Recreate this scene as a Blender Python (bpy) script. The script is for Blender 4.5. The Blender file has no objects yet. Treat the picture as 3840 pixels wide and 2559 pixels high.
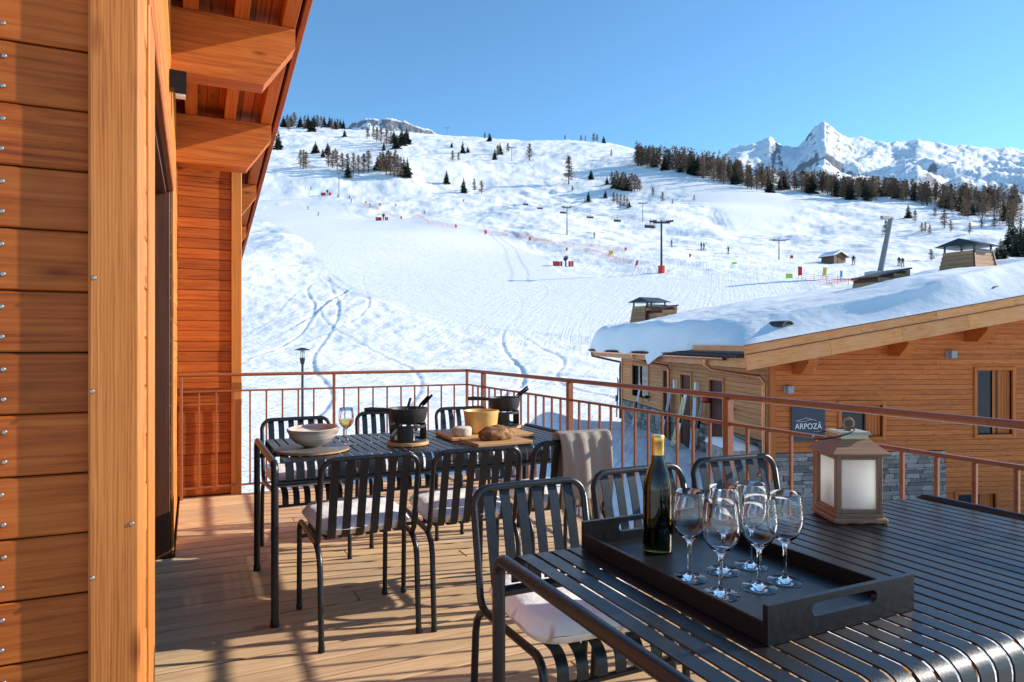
import bpy, bmesh, math, random
import numpy as np
from mathutils import Vector, Matrix
random.seed(11)
R = math.radians
# ------------------------------------------------------------------ camera, sky, sun, exposure
scene = bpy.context.scene
FPX, CX, YH, CAMH = 2560.0, 1920.0, 1288.0, 1.30
TH = math.atan((CX - 722.0) / FPX)
ST, CT = math.sin(TH), math.cos(TH)
cam_d = bpy.data.cameras.new('camera')
cam_d.sensor_width = 36; cam_d.lens = 24.0; cam_d.shift_y = 8.5 / 3840
cam_d.clip_start = 0.05; cam_d.clip_end = 20000
cam = bpy.data.objects.new('camera', cam_d)
cam.location = (0, 0, CAMH); cam.rotation_euler = (R(90), 0, -TH)
scene.collection.objects.link(cam); scene.camera = cam
SUN_EL, SX, SY = R(23.3), 0.978, -0.21
world = bpy.data.worlds.new('World'); scene.world = world; world.use_nodes = True
wn = world.node_tree
sky = wn.nodes.new('ShaderNodeTexSky'); sky.sky_type = 'NISHITA'; sky.sun_disc = False
sky.sun_elevation = SUN_EL; sky.sun_rotation = math.atan2(SX, SY); sky.altitude = 1500
sky.air_density = 1.0; sky.dust_density = 0.0; sky.ozone_density = 7.0
bg = wn.nodes['Background']; bg.inputs[1].default_value = 0.14
tint = wn.nodes.new('ShaderNodeMix'); tint.data_type = 'RGBA'; tint.blend_type = 'MULTIPLY'; tint.inputs['Factor'].default_value = 1.0
tint.inputs['B'].default_value = (0.97, 1.02, 0.84, 1)
wn.links.new(sky.outputs[0], tint.inputs['A']); wn.links.new(tint.outputs['Result'], bg.inputs[0])
sun_d = bpy.data.lights.new('sun', 'SUN'); sun_d.energy = 3.25; sun_d.angle = R(0.53); sun_d.color = (1.0, 0.92, 0.80)
sun = bpy.data.objects.new('sun', sun_d); scene.collection.objects.link(sun)
tosun = Vector((SX * math.cos(SUN_EL), SY * math.cos(SUN_EL), math.sin(SUN_EL)))
sun.rotation_euler = tosun.to_track_quat('Z', 'Y').to_euler(); sun.location = tosun * 60
vs = scene.view_settings
vs.view_transform = 'Standard'; vs.look = 'None'; vs.gamma = 1.0; vs.use_curve_mapping = False; vs.exposure = 1.08
scene.cycles.max_bounces = 10; scene.cycles.transparent_max_bounces = 12; scene.cycles.transmission_bounces = 10
scene.cycles.caustics_refractive = False; scene.cycles.caustics_reflective = False
scene.cycles.sample_clamp_indirect = 6
scene.cycles.use_denoising = True

# ------------------------------------------------------------------ pixel helpers (photo pixels, 3840 wide)
def pt(x, y=None, z=None, d=None):
    t = (x - CX) / FPX
    if d is None: d = FPX * (CAMH - z) / (y - YH)
    if z is None: z = CAMH - (y - YH) / FPX * d
    xc = t * d
    return Vector((d * ST + xc * CT, d * CT - xc * ST, z))
DS = 3840 / 2353.0

# ------------------------------------------------------------------ materials
def new_mat(name):
    m = bpy.data.materials.new(name); m.use_nodes = True
    nt = m.node_tree; b = nt.nodes['Principled BSDF']
    return m, nt, b
def N(nt, typ, **kw):
    n = nt.nodes.new(typ)
    for k, v in kw.items(): setattr(n, k, v)
    return n
def setin(n, **kw):
    for k, v in kw.items(): n.inputs[k.replace('_', ' ')].default_value = v
def ramp(nt, stops):
    r = N(nt, 'ShaderNodeValToRGB'); e = r.color_ramp.elements
    while len(e) < len(stops): e.new(0.5)
    for i, (p, c) in enumerate(stops): e[i].position = p; e[i].color = (*c, 1)
    return r
def plain(name, col, rough=0.5, metal=0.0, noise=0.0, nscale=40, bump=0.0, spec=0.5, coat=0.0):
    m, nt, b = new_mat(name)
    b.inputs['Base Color'].default_value = (*col, 1); b.inputs['Roughness'].default_value = rough
    b.inputs['Metallic'].default_value = metal; b.inputs['Specular IOR Level'].default_value = spec
    b.inputs['Coat Weight'].default_value = coat
    tc = N(nt, 'ShaderNodeTexCoord')
    if noise or bump:
        nz = N(nt, 'ShaderNodeTexNoise'); nz.inputs['Scale'].default_value = nscale; nz.inputs['Detail'].default_value = 5
        nt.links.new(tc.outputs['Object'], nz.inputs['Vector'])
        if noise:
            rp = ramp(nt, [(0.3, tuple(c * (1 - noise) for c in col)), (0.7, tuple(min(1, c * (1 + noise)) for c in col))])
            nt.links.new(nz.outputs['Fac'], rp.inputs[0]); nt.links.new(rp.outputs[0], b.inputs['Base Color'])
            rr = N(nt, 'ShaderNodeMapRange'); setin(rr, To_Min=max(0.02, rough - 0.12), To_Max=min(1, rough + 0.12))
            nt.links.new(nz.outputs['Fac'], rr.inputs['Value']); nt.links.new(rr.outputs[0], b.inputs['Roughness'])
        if bump:
            bp = N(nt, 'ShaderNodeBump'); setin(bp, Strength=bump, Distance=0.01)
            nt.links.new(nz.outputs['Fac'], bp.inputs['Height']); nt.links.new(bp.outputs[0], b.inputs['Normal'])
    return m
def wood(name, dark, mid, light, rough=0.6, grain=1.0, bump=0.25, vary=0.13, knots=True, weather=None):
    """boards: the grain runs along the piece's own x axis; every piece gets its own offset and tone"""
    m, nt, b = new_mat(name)
    L = nt.links.new
    tc = N(nt, 'ShaderNodeTexCoord'); oi = N(nt, 'ShaderNodeObjectInfo')
    sc = N(nt, 'ShaderNodeVectorMath', operation='SCALE'); sc.inputs[0].default_value = (37.1, 23.7, 51.3)
    L(oi.outputs['Random'], sc.inputs['Scale'])
    ad = N(nt, 'ShaderNodeVectorMath', operation='ADD'); L(tc.outputs['Object'], ad.inputs[0]); L(sc.outputs[0], ad.inputs[1])
    mp = N(nt, 'ShaderNodeMapping'); mp.inputs['Scale'].default_value = (1.1 * grain, 14 * grain, 14 * grain)
    L(ad.outputs[0], mp.inputs['Vector'])
    n1 = N(nt, 'ShaderNodeTexNoise'); setin(n1, Scale=1.6, Detail=6.0, Roughness=0.62, Distortion=1.4); L(mp.outputs[0], n1.inputs['Vector'])
    wv = N(nt, 'ShaderNodeTexWave', wave_type='BANDS', bands_direction='Y'); setin(wv, Scale=2.6, Distortion=7.0, Detail=3.0, Detail_Scale=0.9)
    L(mp.outputs[0], wv.inputs['Vector'])
    mp2 = N(nt, 'ShaderNodeMapping'); mp2.inputs['Scale'].default_value = (1.6 * grain, 110 * grain, 110 * grain); L(ad.outputs[0], mp2.inputs['Vector'])
    n2 = N(nt, 'ShaderNodeTexNoise'); setin(n2, Scale=1.0, Detail=4.0, Roughness=0.65, Distortion=0.35); L(mp2.outputs[0], n2.inputs['Vector'])
    mx = N(nt, 'ShaderNodeMath', operation='MULTIPLY_ADD'); mx.inputs[1].default_value = 0.24; L(wv.outputs['Fac'], mx.inputs[0])
    m2 = N(nt, 'ShaderNodeMath', operation='MULTIPLY'); m2.inputs[1].default_value = 0.80; L(n1.outputs['Fac'], m2.inputs[0]); L(m2.outputs[0], mx.inputs[2])
    m3 = N(nt, 'ShaderNodeMath', operation='MULTIPLY_ADD'); m3.inputs[1].default_value = 1.15; L(n2.outputs['Fac'], m3.inputs[0])
    m4 = N(nt, 'ShaderNodeMath', operation='SUBTRACT'); m4.inputs[1].default_value = 0.57; L(mx.outputs[0], m4.inputs[0]); L(m4.outputs[0], m3.inputs[2])
    rp = ramp(nt, [(0.12, dark), (0.48, mid), (0.9, light)]); L(m3.outputs[0], rp.inputs[0])
    hs = N(nt, 'ShaderNodeHueSaturation'); L(rp.outputs[0], hs.inputs['Color'])
    mr = N(nt, 'ShaderNodeMapRange'); setin(mr, To_Min=1 - vary, To_Max=1 + vary); L(oi.outputs['Random'], mr.inputs['Value']); L(mr.outputs[0], hs.inputs['Value'])
    out = hs.outputs[0]
    if knots:
        mk = N(nt, 'ShaderNodeMapping'); mk.inputs['Scale'].default_value = (2.6, 8, 8); L(ad.outputs[0], mk.inputs['Vector'])
        vo = N(nt, 'ShaderNodeTexVoronoi'); setin(vo, Scale=1.0); L(mk.outputs[0], vo.inputs['Vector'])
        kr = ramp(nt, [(0.03, (1, 1, 1)), (0.16, (0, 0, 0))]); L(vo.outputs['Distance'], kr.inputs[0])
        km = N(nt, 'ShaderNodeMix', data_type='RGBA'); km.blend_type = 'MULTIPLY'; km.inputs['B'].default_value = (0.45, 0.34, 0.28, 1)
        L(kr.outputs[0], km.inputs['Factor']); L(out, km.inputs['A']); out = km.outputs['Result']
    if weather:
        nw = N(nt, 'ShaderNodeTexNoise'); setin(nw, Scale=1.7, Detail=4.0); L(ad.outputs[0], nw.inputs['Vector'])
        wr = ramp(nt, [(0.42, (0, 0, 0)), (0.68, (1, 1, 1))]); L(nw.outputs['Fac'], wr.inputs[0])
        wm = N(nt, 'ShaderNodeMix', data_type='RGBA'); wm.inputs['B'].default_value = (*weather, 1)
        wq = N(nt, 'ShaderNodeMath', operation='MULTIPLY'); wq.inputs[1].default_value = 0.55; L(wr.outputs[0], wq.inputs[0])
        L(wq.outputs[0], wm.inputs['Factor']); L(out, wm.inputs['A']); out = wm.outputs['Result']
    L(out, b.inputs['Base Color'])
    b.inputs['Roughness'].default_value = rough; b.inputs['Specular IOR Level'].default_value = 0.3
    bp = N(nt, 'ShaderNodeBump'); setin(bp, Strength=bump, Distance=0.0015); L(n2.outputs['Fac'], bp.inputs['Height']); L(bp.outputs[0], b.inputs['Normal'])
    return m
M = {}
M['larch'] = wood('larch_cladding', (0.18, 0.032, 0.004), (0.42, 0.094, 0.011), (0.54, 0.150, 0.024), vary=0.19)
M['larch_post'] = wood('larch_post', (0.26, 0.070, 0.012), (0.47, 0.150, 0.030), (0.58, 0.22, 0.056), grain=1.3, bump=0.4)
M['larch_trim'] = wood('larch_trim', (0.36, 0.12, 0.025), (0.52, 0.19, 0.038), (0.62, 0.26, 0.065))
M['beam'] = wood('beam_wood', (0.28, 0.064, 0.010), (0.50, 0.130, 0.020), (0.60, 0.19, 0.036), grain=0.9)
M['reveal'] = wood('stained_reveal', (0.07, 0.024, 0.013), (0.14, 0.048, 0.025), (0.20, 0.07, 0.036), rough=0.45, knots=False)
M['joint'] = plain('joint_board', (0.10, 0.032, 0.010), 0.8, noise=0.2)
M['deck'] = wood('deck_larch', (0.32, 0.155, 0.065), (0.64, 0.41, 0.21), (0.80, 0.60, 0.37), rough=0.72, bump=0.6, vary=0.18, weather=(0.52, 0.36, 0.24))
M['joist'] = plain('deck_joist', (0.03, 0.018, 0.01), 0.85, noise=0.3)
M['rail'] = plain('copper_brown_paint', (0.29, 0.092, 0.034), 0.36, noise=0.12, nscale=60, spec=0.6)
M['metal'] = plain('anthracite_powder_coat', (0.009, 0.011, 0.015), 0.36, noise=0.25, nscale=160, spec=0.5, bump=0.04)
M['cushion'] = plain('cream_fleece', (0.90, 0.87, 0.84), 0.95, noise=0.03, nscale=45, bump=0.3, spec=0.1)
M['black'] = plain('black_lacquer', (0.009, 0.009, 0.010), 0.36, noise=0.2, nscale=70, spec=0.35)
M['iron'] = plain('cast_iron', (0.028, 0.026, 0.025), 0.5, noise=0.25, nscale=120, bump=0.15)
M['steel'] = plain('screw_steel', (0.42, 0.40, 0.38), 0.45, metal=1.0)
M['board'] = wood('serving_board_wood', (0.36, 0.17, 0.06), (0.52, 0.28, 0.11), (0.62, 0.38, 0.18), grain=2.0, knots=False)
M['sign'] = plain('slate_blue_panel', (0.035, 0.042, 0.062), 0.5, noise=0.1)
M['white'] = plain('white_print', (0.85, 0.85, 0.85), 0.6, noise=0.02)
M['copper'] = plain('copper_sheet', (0.62, 0.25, 0.12), 0.32, metal=0.85, noise=0.25, nscale=12)
M['copper_dark'] = plain('weathered_copper', (0.10, 0.05, 0.035), 0.5, metal=0.5, noise=0.3)
M['tile'] = plain('brown_roof_tile', (0.055, 0.032, 0.028), 0.6, noise=0.3)
M['cap'] = plain('dark_metal_sheet', (0.03, 0.042, 0.045), 0.4, noise=0.2)
M['nlarch'] = wood('neighbour_cladding', (0.28, 0.062, 0.010), (0.52, 0.140, 0.026), (0.62, 0.20, 0.048), vary=0.12)
M['nside'] = wood('neighbour_side_cladding', (0.38, 0.14, 0.040), (0.58, 0.235, 0.075), (0.68, 0.32, 0.125), vary=0.10)  # paler than the front boards: snow bounce is put into the colour
M['fascia'] = wood('pale_fascia', (0.46, 0.15, 0.035), (0.70, 0.27, 0.08), (0.78, 0.38, 0.15), weather=(0.74, 0.36, 0.18))
M['chim'] = wood('chimney_cladding', (0.20, 0.10, 0.045), (0.33, 0.18, 0.085), (0.42, 0.25, 0.13))
M['hut'] = wood('hut_boards', (0.08, 0.045, 0.025), (0.15, 0.085, 0.05), (0.2, 0.12, 0.07))
M['door'] = wood('dark_red_door', (0.05, 0.013, 0.008), (0.09, 0.024, 0.013), (0.13, 0.04, 0.02), knots=False)
M['pylon'] = plain('galvanised_pylon', (0.16, 0.17, 0.18), 0.5, noise=0.15, nscale=2)
M['pylon_dark'] = plain('dark_pylon', (0.03, 0.03, 0.035), 0.5, noise=0.2, nscale=2)
M['red'] = plain('red_vinyl', (0.55, 0.022, 0.015), 0.5, noise=0.1, nscale=3)
M['orange_red'] = plain('safety_net_orange', (0.75, 0.10, 0.05), 0.6, noise=0.1, nscale=3)
M['yellow'] = plain('yellow_vinyl', (0.75, 0.45, 0.03), 0.5, noise=0.05)
M['green'] = plain('lime_vinyl', (0.45, 0.65, 0.06), 0.5, noise=0.05)
M['blue'] = plain('blue_vinyl', (0.05, 0.22, 0.6), 0.5, noise=0.05)
M['suit'] = plain('dark_ski_suit', (0.02, 0.025, 0.035), 0.7, noise=0.2)
M['suit_red'] = plain('red_ski_suit', (0.25, 0.02, 0.02), 0.7, noise=0.2)
M['skin'] = plain('skin', (0.5, 0.3, 0.2), 0.6, noise=0.05)
M['cable'] = plain('steel_cable', (0.06, 0.06, 0.065), 0.5, noise=0.1)
M['bark'] = plain('bark', (0.06, 0.045, 0.035), 0.9, noise=0.35, nscale=4, bump=0.3)
M['needles'] = plain('spruce_needles', (0.036, 0.052, 0.034), 0.8, noise=0.5, nscale=0.9, spec=0.2)
M['twigs'] = plain('larch_twigs', (0.27, 0.18, 0.125), 0.9, noise=0.4, nscale=0.7, spec=0.1)
M['twigs_dark'] = plain('larch_twigs_dark', (0.19, 0.13, 0.092), 0.9, noise=0.4, nscale=0.7, spec=0.1)
M['gold'] = plain('gold_capsule', (0.80, 0.50, 0.13), 0.33, metal=0.75, noise=0.05)
M['throw'] = plain('grey_wool', (0.36, 0.31, 0.265), 0.95, noise=0.15, nscale=220, bump=0.5, spec=0.1)
M['fringe'] = plain('wool_fringe', (0.42, 0.34, 0.25), 0.95, noise=0.15, nscale=220, spec=0.1)
M['cheese'] = plain('yellow_glaze', (0.78, 0.47, 0.15), 0.4, noise=0.05, nscale=20)
M['rind'] = plain('cheese_rind', (0.62, 0.36, 0.14), 0.7, noise=0.15, nscale=60, bump=0.2)
M['tomme'] = plain('white_rind', (0.66, 0.56, 0.46), 0.85, noise=0.3, nscale=70, bump=0.5)
M['slate'] = plain('grey_plate', (0.16, 0.14, 0.135), 0.45, noise=0.2, nscale=30)
M['lantern_wood'] = wood('lantern_wood', (0.16, 0.08, 0.045), (0.30, 0.160, 0.092), (0.42, 0.245, 0.15), grain=2.0, knots=False)
M['lantern_top'] = plain('lantern_brass', (0.55, 0.43, 0.27), 0.45, metal=0.5, noise=0.15)
M['grey_box'] = plain('grey_housing', (0.30, 0.32, 0.34), 0.45, noise=0.08)

def stone_mat():
    m, nt, b = new_mat('grey_stone'); L = nt.links.new
    tc = N(nt, 'ShaderNodeTexCoord'); oi = N(nt, 'ShaderNodeObjectInfo')
    nz = N(nt, 'ShaderNodeTexNoise'); setin(nz, Scale=9.0, Detail=6.0); L(tc.outputs['Object'], nz.inputs['Vector'])
    rp = ramp(nt, [(0.3, (0.15, 0.13, 0.115)), (0.7, (0.36, 0.315, 0.275))]); L(nz.outputs['Fac'], rp.inputs[0])
    hs = N(nt, 'ShaderNodeHueSaturation'); L(rp.outputs[0], hs.inputs['Color'])
    mr = N(nt, 'ShaderNodeMapRange'); setin(mr, To_Min=0.55, To_Max=1.6); L(oi.outputs['Random'], mr.inputs['Value']); L(mr.outputs[0], hs.inputs['Value'])
    L(hs.outputs[0], b.inputs['Base Color']); b.inputs['Roughness'].default_value = 0.85
    bp = N(nt, 'ShaderNodeBump'); setin(bp, Strength=0.5, Distance=0.02); L(nz.outputs['Fac'], bp.inputs['Height']); L(bp.outputs[0], b.inputs['Normal'])
    return m
M['stone'] = stone_mat()
def snow_mat(name, bumps, tracks=False):
    m, nt, b = new_mat(name); L = nt.links.new
    b.inputs['Base Color'].default_value = (0.92, 0.905, 0.885, 1); b.inputs['Roughness'].default_value = 0.72
    b.inputs['Specular IOR Level'].default_value = 0.25
    tc = N(nt, 'ShaderNodeTexCoord'); prev = None; todo = [(sc_, st, di, None) for sc_, st, di in bumps]
    if tracks: todo += [(1.0, 0.30, 0.10, (R(20), 0.05, 1.1)), (1.0, 0.28, 0.09, (R(-48), 0.045, 1.3)), (1.0, 0.25, 0.07, (R(75), 0.07, 1.9))]
    for sc_, st, di, an in todo:
        nz = N(nt, 'ShaderNodeTexNoise'); setin(nz, Scale=sc_, Detail=6.0 if not an else 3.0, Roughness=0.6)
        if an:
            mp = N(nt, 'ShaderNodeMapping'); mp.inputs['Rotation'].default_value = (0, 0, an[0]); mp.inputs['Scale'].default_value = (1, 1, 0.0)
            mq = N(nt, 'ShaderNodeMapping'); mq.inputs['Scale'].default_value = (an[1], an[2], 0.0)
            wb = N(nt, 'ShaderNodeTexNoise'); setin(wb, Scale=0.012, Detail=1.0); L(tc.outputs['Object'], wb.inputs['Vector'])
            va = N(nt, 'ShaderNodeVectorMath', operation='MULTIPLY_ADD'); va.inputs[1].default_value = (22, 22, 0); L(wb.outputs['Color'], va.inputs[0]); L(tc.outputs['Object'], va.inputs[2])
            L(va.outputs[0], mp.inputs['Vector']); L(mp.outputs[0], mq.inputs['Vector']); L(mq.outputs[0], nz.inputs['Vector'])
            rp = ramp(nt, [(0.36, (1, 1, 1)), (0.48, (0.2, 0.2, 0.2)), (0.60, (0.9, 0.9, 0.9))]); L(nz.outputs['Fac'], rp.inputs[0]); hout = rp.outputs[0]
        else:
            L(tc.outputs['Object'], nz.inputs['Vector']); hout = nz.outputs['Fac']
        bp = N(nt, 'ShaderNodeBump'); setin(bp, Strength=st, Distance=di); L(hout, bp.inputs['Height'])
        if prev: L(prev.outputs[0], bp.inputs['Normal'])
        prev = bp
    L(prev.outputs[0], b.inputs['Normal'])
    return m
M['snow'] = snow_mat('snow', [(0.6, 0.40, 0.25), (2.4, 0.55, 0.09)], True)
M['snow_roof'] = snow_mat('roof_snow', [(3.0, 0.35, 0.06), (25.0, 0.35, 0.01)])
def mountain_mat():
    m, nt, b = new_mat('snowy_rock'); L = nt.links.new
    tc = N(nt, 'ShaderNodeTexCoord'); ge = N(nt, 'ShaderNodeNewGeometry')
    sx = N(nt, 'ShaderNodeSeparateXYZ'); L(ge.outputs['Normal'], sx.inputs[0])
    nz = N(nt, 'ShaderNodeTexNoise'); setin(nz, Scale=0.02, Detail=9.0, Roughness=0.72); L(tc.outputs['Object'], nz.inputs['Vector'])
    ma = N(nt, 'ShaderNodeMath', operation='MULTIPLY_ADD'); ma.inputs[1].default_value = 0.75; L(nz.outputs['Fac'], ma.inputs[0]); L(sx.outputs['Z'], ma.inputs[2])
    rp = ramp(nt, [(0.93, (0.22, 0.22, 0.25)), (1.0, (0.86, 0.88, 0.92))]); rp.color_ramp.interpolation = 'LINEAR'
    mr = N(nt, 'ShaderNodeMapRange'); setin(mr, From_Min=0.0, From_Max=1.17); L(ma.outputs[0], mr.inputs['Value'])
    e = rp.color_ramp.elements; e[0].position = 0.83; e[1].position = 0.90
    L(mr.outputs[0], rp.inputs[0]); L(rp.outputs[0], b.inputs['Base Color']); b.inputs['Roughness'].default_value = 0.8
    bp = N(nt, 'ShaderNodeBump'); setin(bp, Strength=0.7, Distance=18.0); L(nz.outputs['Fac'], bp.inputs['Height']); L(bp.outputs[0], b.inputs['Normal'])
    return m
M['mountain'] = mountain_mat()
def glass_mat(name, col=(1, 1, 1), rough=0.0, ior=1.45):
    m, nt, b = new_mat(name)
    b.inputs['Base Color'].default_value = (*col, 1); b.inputs['Roughness'].default_value = rough
    b.inputs['Transmission Weight'].default_value = 1.0; b.inputs['IOR'].default_value = ior
    return m
M['glass'] = glass_mat('clear_glass')
M['bottle'] = glass_mat('olive_bottle_glass', (0.22, 0.17, 0.025), 0.02, 1.5)
M['wine'] = glass_mat('white_wine', (0.95, 0.62, 0.14), 0.0, 1.33)
M['dark_wine'] = plain('dark_wine', (0.014, 0.010, 0.003), 0.25, noise=0.05)
def window_mat():
    m, nt, b = new_mat('window_glass')
    b.inputs['Base Color'].default_value = (0.012, 0.018, 0.022, 1); b.inputs['Roughness'].default_value = 0.04
    b.inputs['Specular IOR Level'].default_value = 0.45
    return m
M['window'] = window_mat()
def frosted():
    m, nt, b = new_mat('frosted_pane'); L = nt.links.new
    nt.nodes.remove(b)
    o = nt.nodes['Material Output']
    df = N(nt, 'ShaderNodeBsdfDiffuse'); df.inputs[0].default_value = (0.90, 0.90, 0.88, 1)
    tr = N(nt, 'ShaderNodeBsdfTranslucent'); tr.inputs[0].default_value = (0.98, 0.98, 0.96, 1)
    mx = N(nt, 'ShaderNodeMixShader'); mx.inputs[0].default_value = 0.88
    L(df.outputs[0], mx.inputs[1]); L(tr.outputs[0], mx.inputs[2]); L(mx.outputs[0], o.inputs[0])
    return m
M['frosted'] = frosted()
def bowl_mat():
    m, nt, b = new_mat('striped_stoneware'); L = nt.links.new
    tc = N(nt, 'ShaderNodeTexCoord'); mp = N(nt, 'ShaderNodeMapping'); mp.inputs['Scale'].default_value = (4, 4, 60); L(tc.outputs['Object'], mp.inputs['Vector'])
    nz = N(nt, 'ShaderNodeTexNoise'); setin(nz, Scale=1.6, Detail=4.0); L(mp.outputs[0], nz.inputs['Vector'])
    rp = ramp(nt, [(0.35, (0.34, 0.24, 0.18)), (0.5, (0.58, 0.49, 0.40)), (0.65, (0.72, 0.66, 0.58))]); L(nz.outputs['Fac'], rp.inputs[0])
    L(rp.outputs[0], b.inputs['Base Color']); b.inputs['Roughness'].default_value = 0.4
    return m
M['bowl'] = bowl_mat()
def bread_mat():
    m, nt, b = new_mat('seeded_crust'); L = nt.links.new
    tc = N(nt, 'ShaderNodeTexCoord')
    nz = N(nt, 'ShaderNodeTexNoise'); setin(nz, Scale=38.0, Detail=5.0); L(tc.outputs['Object'], nz.inputs['Vector'])
    vo = N(nt, 'ShaderNodeTexVoronoi'); setin(vo, Scale=110.0); L(tc.outputs['Object'], vo.inputs['Vector'])
    rp = ramp(nt, [(0.3, (0.09, 0.03, 0.01)), (0.5, (0.27, 0.12, 0.04)), (0.72, (0.52, 0.33, 0.17))]); L(nz.outputs['Fac'], rp.inputs[0])
    sr = ramp(nt, [(0.12, (0.62, 0.48, 0.30)), (0.3, (1, 1, 1))]); L(vo.outputs['Distance'], sr.inputs[0])
    mm = N(nt, 'ShaderNodeMix', data_type='RGBA'); mm.inputs['Factor'].default_value = 1.0; mm.blend_type = 'MULTIPLY'
    L(rp.outputs[0], mm.inputs['A']); L(sr.outputs[0], mm.inputs['B']); L(mm.outputs['Result'], b.inputs['Base Color'])
    b.inputs['Roughness'].default_value = 0.85
    bp = N(nt, 'ShaderNodeBump'); setin(bp, Strength=0.8, Distance=0.006); L(nz.outputs['Fac'], bp.inputs['Height']); L(bp.outputs[0], b.inputs['Normal'])
    return m
M['bread'] = bread_mat()

# ------------------------------------------------------------------ mesh helpers
COL = scene.collection
class MB:
    def __init__(s): s.v = []; s.f = []; s.mi = []; s.cur = 0
    def add(s, vs_, fs):
        o = len(s.v); s.v += [tuple(v) for v in vs_]; s.f += [tuple(i + o for i in f) for f in fs]; s.mi += [s.cur] * len(fs); return s
    def box(s, x0, x1, y0, y1, z0, z1):
        return s.add([(x0, y0, z0), (x1, y0, z0), (x1, y1, z0), (x0, y1, z0), (x0, y0, z1), (x1, y0, z1), (x1, y1, z1), (x0, y1, z1)],
                     [(0, 3, 2, 1), (4, 5, 6, 7), (0, 1, 5, 4), (1, 2, 6, 5), (2, 3, 7, 6), (3, 0, 4, 7)])
    def prism(s, poly, a0, a1, axis='y'):
        """poly: 2d points; axis y -> (p0, a, p1); axis x -> (a, p0, p1); axis z -> (p0, p1, a)"""
        n = len(poly)
        f = {'y': lambda p, a: (p[0], a, p[1]), 'x': lambda p, a: (a, p[0], p[1]), 'z': lambda p, a: (p[0], p[1], a)}[axis]
        vs_ = [f(p, a0) for p in poly] + [f(p, a1) for p in poly]
        fs = [tuple(range(n)), tuple(range(2 * n - 1, n - 1, -1))] + [(i, i + n, (i + 1) % n + n, (i + 1) % n) for i in range(n)]
        return s.add(vs_, fs)
    def tube(s, path, r, n=8, caps=True):
        P = [Vector(p) for p in path]; k = len(P); rr = r if isinstance(r, (list, tuple)) else [r] * k
        T = []
        for i in range(k):
            a = P[min(i + 1, k - 1)] - P[max(i - 1, 0)]; T.append(a.normalized())
        up = Vector((0, 0, 1)) if abs(T[0].z) < 0.9 else Vector((1, 0, 0))
        nrm = (up - T[0] * up.dot(T[0])).normalized(); vs_ = []
        for i in range(k):
            nrm = (nrm - T[i] * nrm.dot(T[i])).normalized(); bi = T[i].cross(nrm)
            for j in range(n):
                a = 2 * math.pi * j / n; vs_.append(P[i] + (nrm * math.cos(a) + bi * math.sin(a)) * rr[i])
        fs = []
        for i in range(k - 1):
            for j in range(n):
                fs.append((i * n + j, i * n + (j + 1) % n, (i + 1) * n + (j + 1) % n, (i + 1) * n + j))
        if caps: fs += [tuple(range(n - 1, -1, -1)), tuple(range((k - 1) * n, k * n))]
        return s.add(vs_, fs)
    def lathe(s, prof, n=24, c=(0, 0, 0), close=False):
        vs_ = []; k = len(prof)
        for r_, z in prof:
            for j in range(n):
                a = 2 * math.pi * j / n; vs_.append((c[0] + r_ * math.cos(a), c[1] + r_ * math.sin(a), c[2] + z))
        fs = []
        for i in range(k - 1 if not close else k):
            i2 = (i + 1) % k
            for j in range(n): fs.append((i * n + j, i * n + (j + 1) % n, i2 * n + (j + 1) % n, i2 * n + j))
        if not close:
            fs += [tuple(range(n - 1, -1, -1)), tuple(range((k - 1) * n, k * n))]
        return s.add(vs_, fs)
    def ribbon(s, path, w, th, x=0.0):
        """flat bar: path in (y,z), width along x, thickness th below the path"""
        k = len(path); vs_ = []
        for i in range(k):
            a = path[max(i - 1, 0)]; b = path[min(i + 1, k - 1)]
            dy, dz = b[0] - a[0], b[1] - a[1]; l = math.hypot(dy, dz) or 1; ny, nz = dz / l, -dy / l
            y, z = path[i]
            vs_ += [(x - w / 2, y, z), (x + w / 2, y, z), (x + w / 2, y + ny * th, z + nz * th), (x - w / 2, y + ny * th, z + nz * th)]
        fs = [(0, 1, 2, 3), tuple(4 * (k - 1) + j for j in (3, 2, 1, 0))]
        for i in range(k - 1):
            for j in range(4): fs.append((4 * i + j, 4 * i + 4 + j, 4 * i + 4 + (j + 1) % 4, 4 * i + (j + 1) % 4))
        return s.add(vs_, fs)
    def mesh(s, name, mats, smooth=False, fix=True):
        me = bpy.data.meshes.new(name); me.from_pydata(s.v, [], s.f)
        for m in (mats if isinstance(mats, (list, tuple)) else [mats]): me.materials.append(m)
        if isinstance(mats, (list, tuple)): me.polygons.foreach_set('material_index', s.mi)
        if fix:
            bm = bmesh.new(); bm.from_mesh(me); bmesh.ops.recalc_face_normals(bm, faces=bm.faces); bm.to_mesh(me); bm.free()
        if smooth:
            me.polygons.foreach_set('use_smooth', [True] * len(me.polygons))
            me.set_sharp_from_angle(angle=R(38))
        me.update(); return me
    def build(s, name, mats, parent=None, loc=(0, 0, 0), rot=(0, 0, 0), smooth=False):
        return link(name, s.mesh(name, mats, smooth), parent, loc, rot)
def link(name, me, parent=None, loc=(0, 0, 0), rot=(0, 0, 0)):
    o = bpy.data.objects.new(name, me); COL.objects.link(o)
    o.location = loc; o.rotation_euler = rot
    if parent: o.parent = parent
    return o
def tag(o, label, cat, group=None):
    o['label'] = label; o['category'] = cat
    if group: o['group'] = group
    return o
def thing(name, label, cat, loc=(0, 0, 0), rz=0.0, group=None):
    o = link(name, None, None, loc, (0, 0, rz)); o.empty_display_size = 0.1
    return tag(o, label, cat, group)
def struct(o): o['kind'] = 'structure'; return o
def copy_tree(o, parent=None):
    c = o.copy(); COL.objects.link(c); c.parent = parent
    for ch in list(o.children): copy_tree(ch, c)
    return c
_cache = {}
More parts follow.
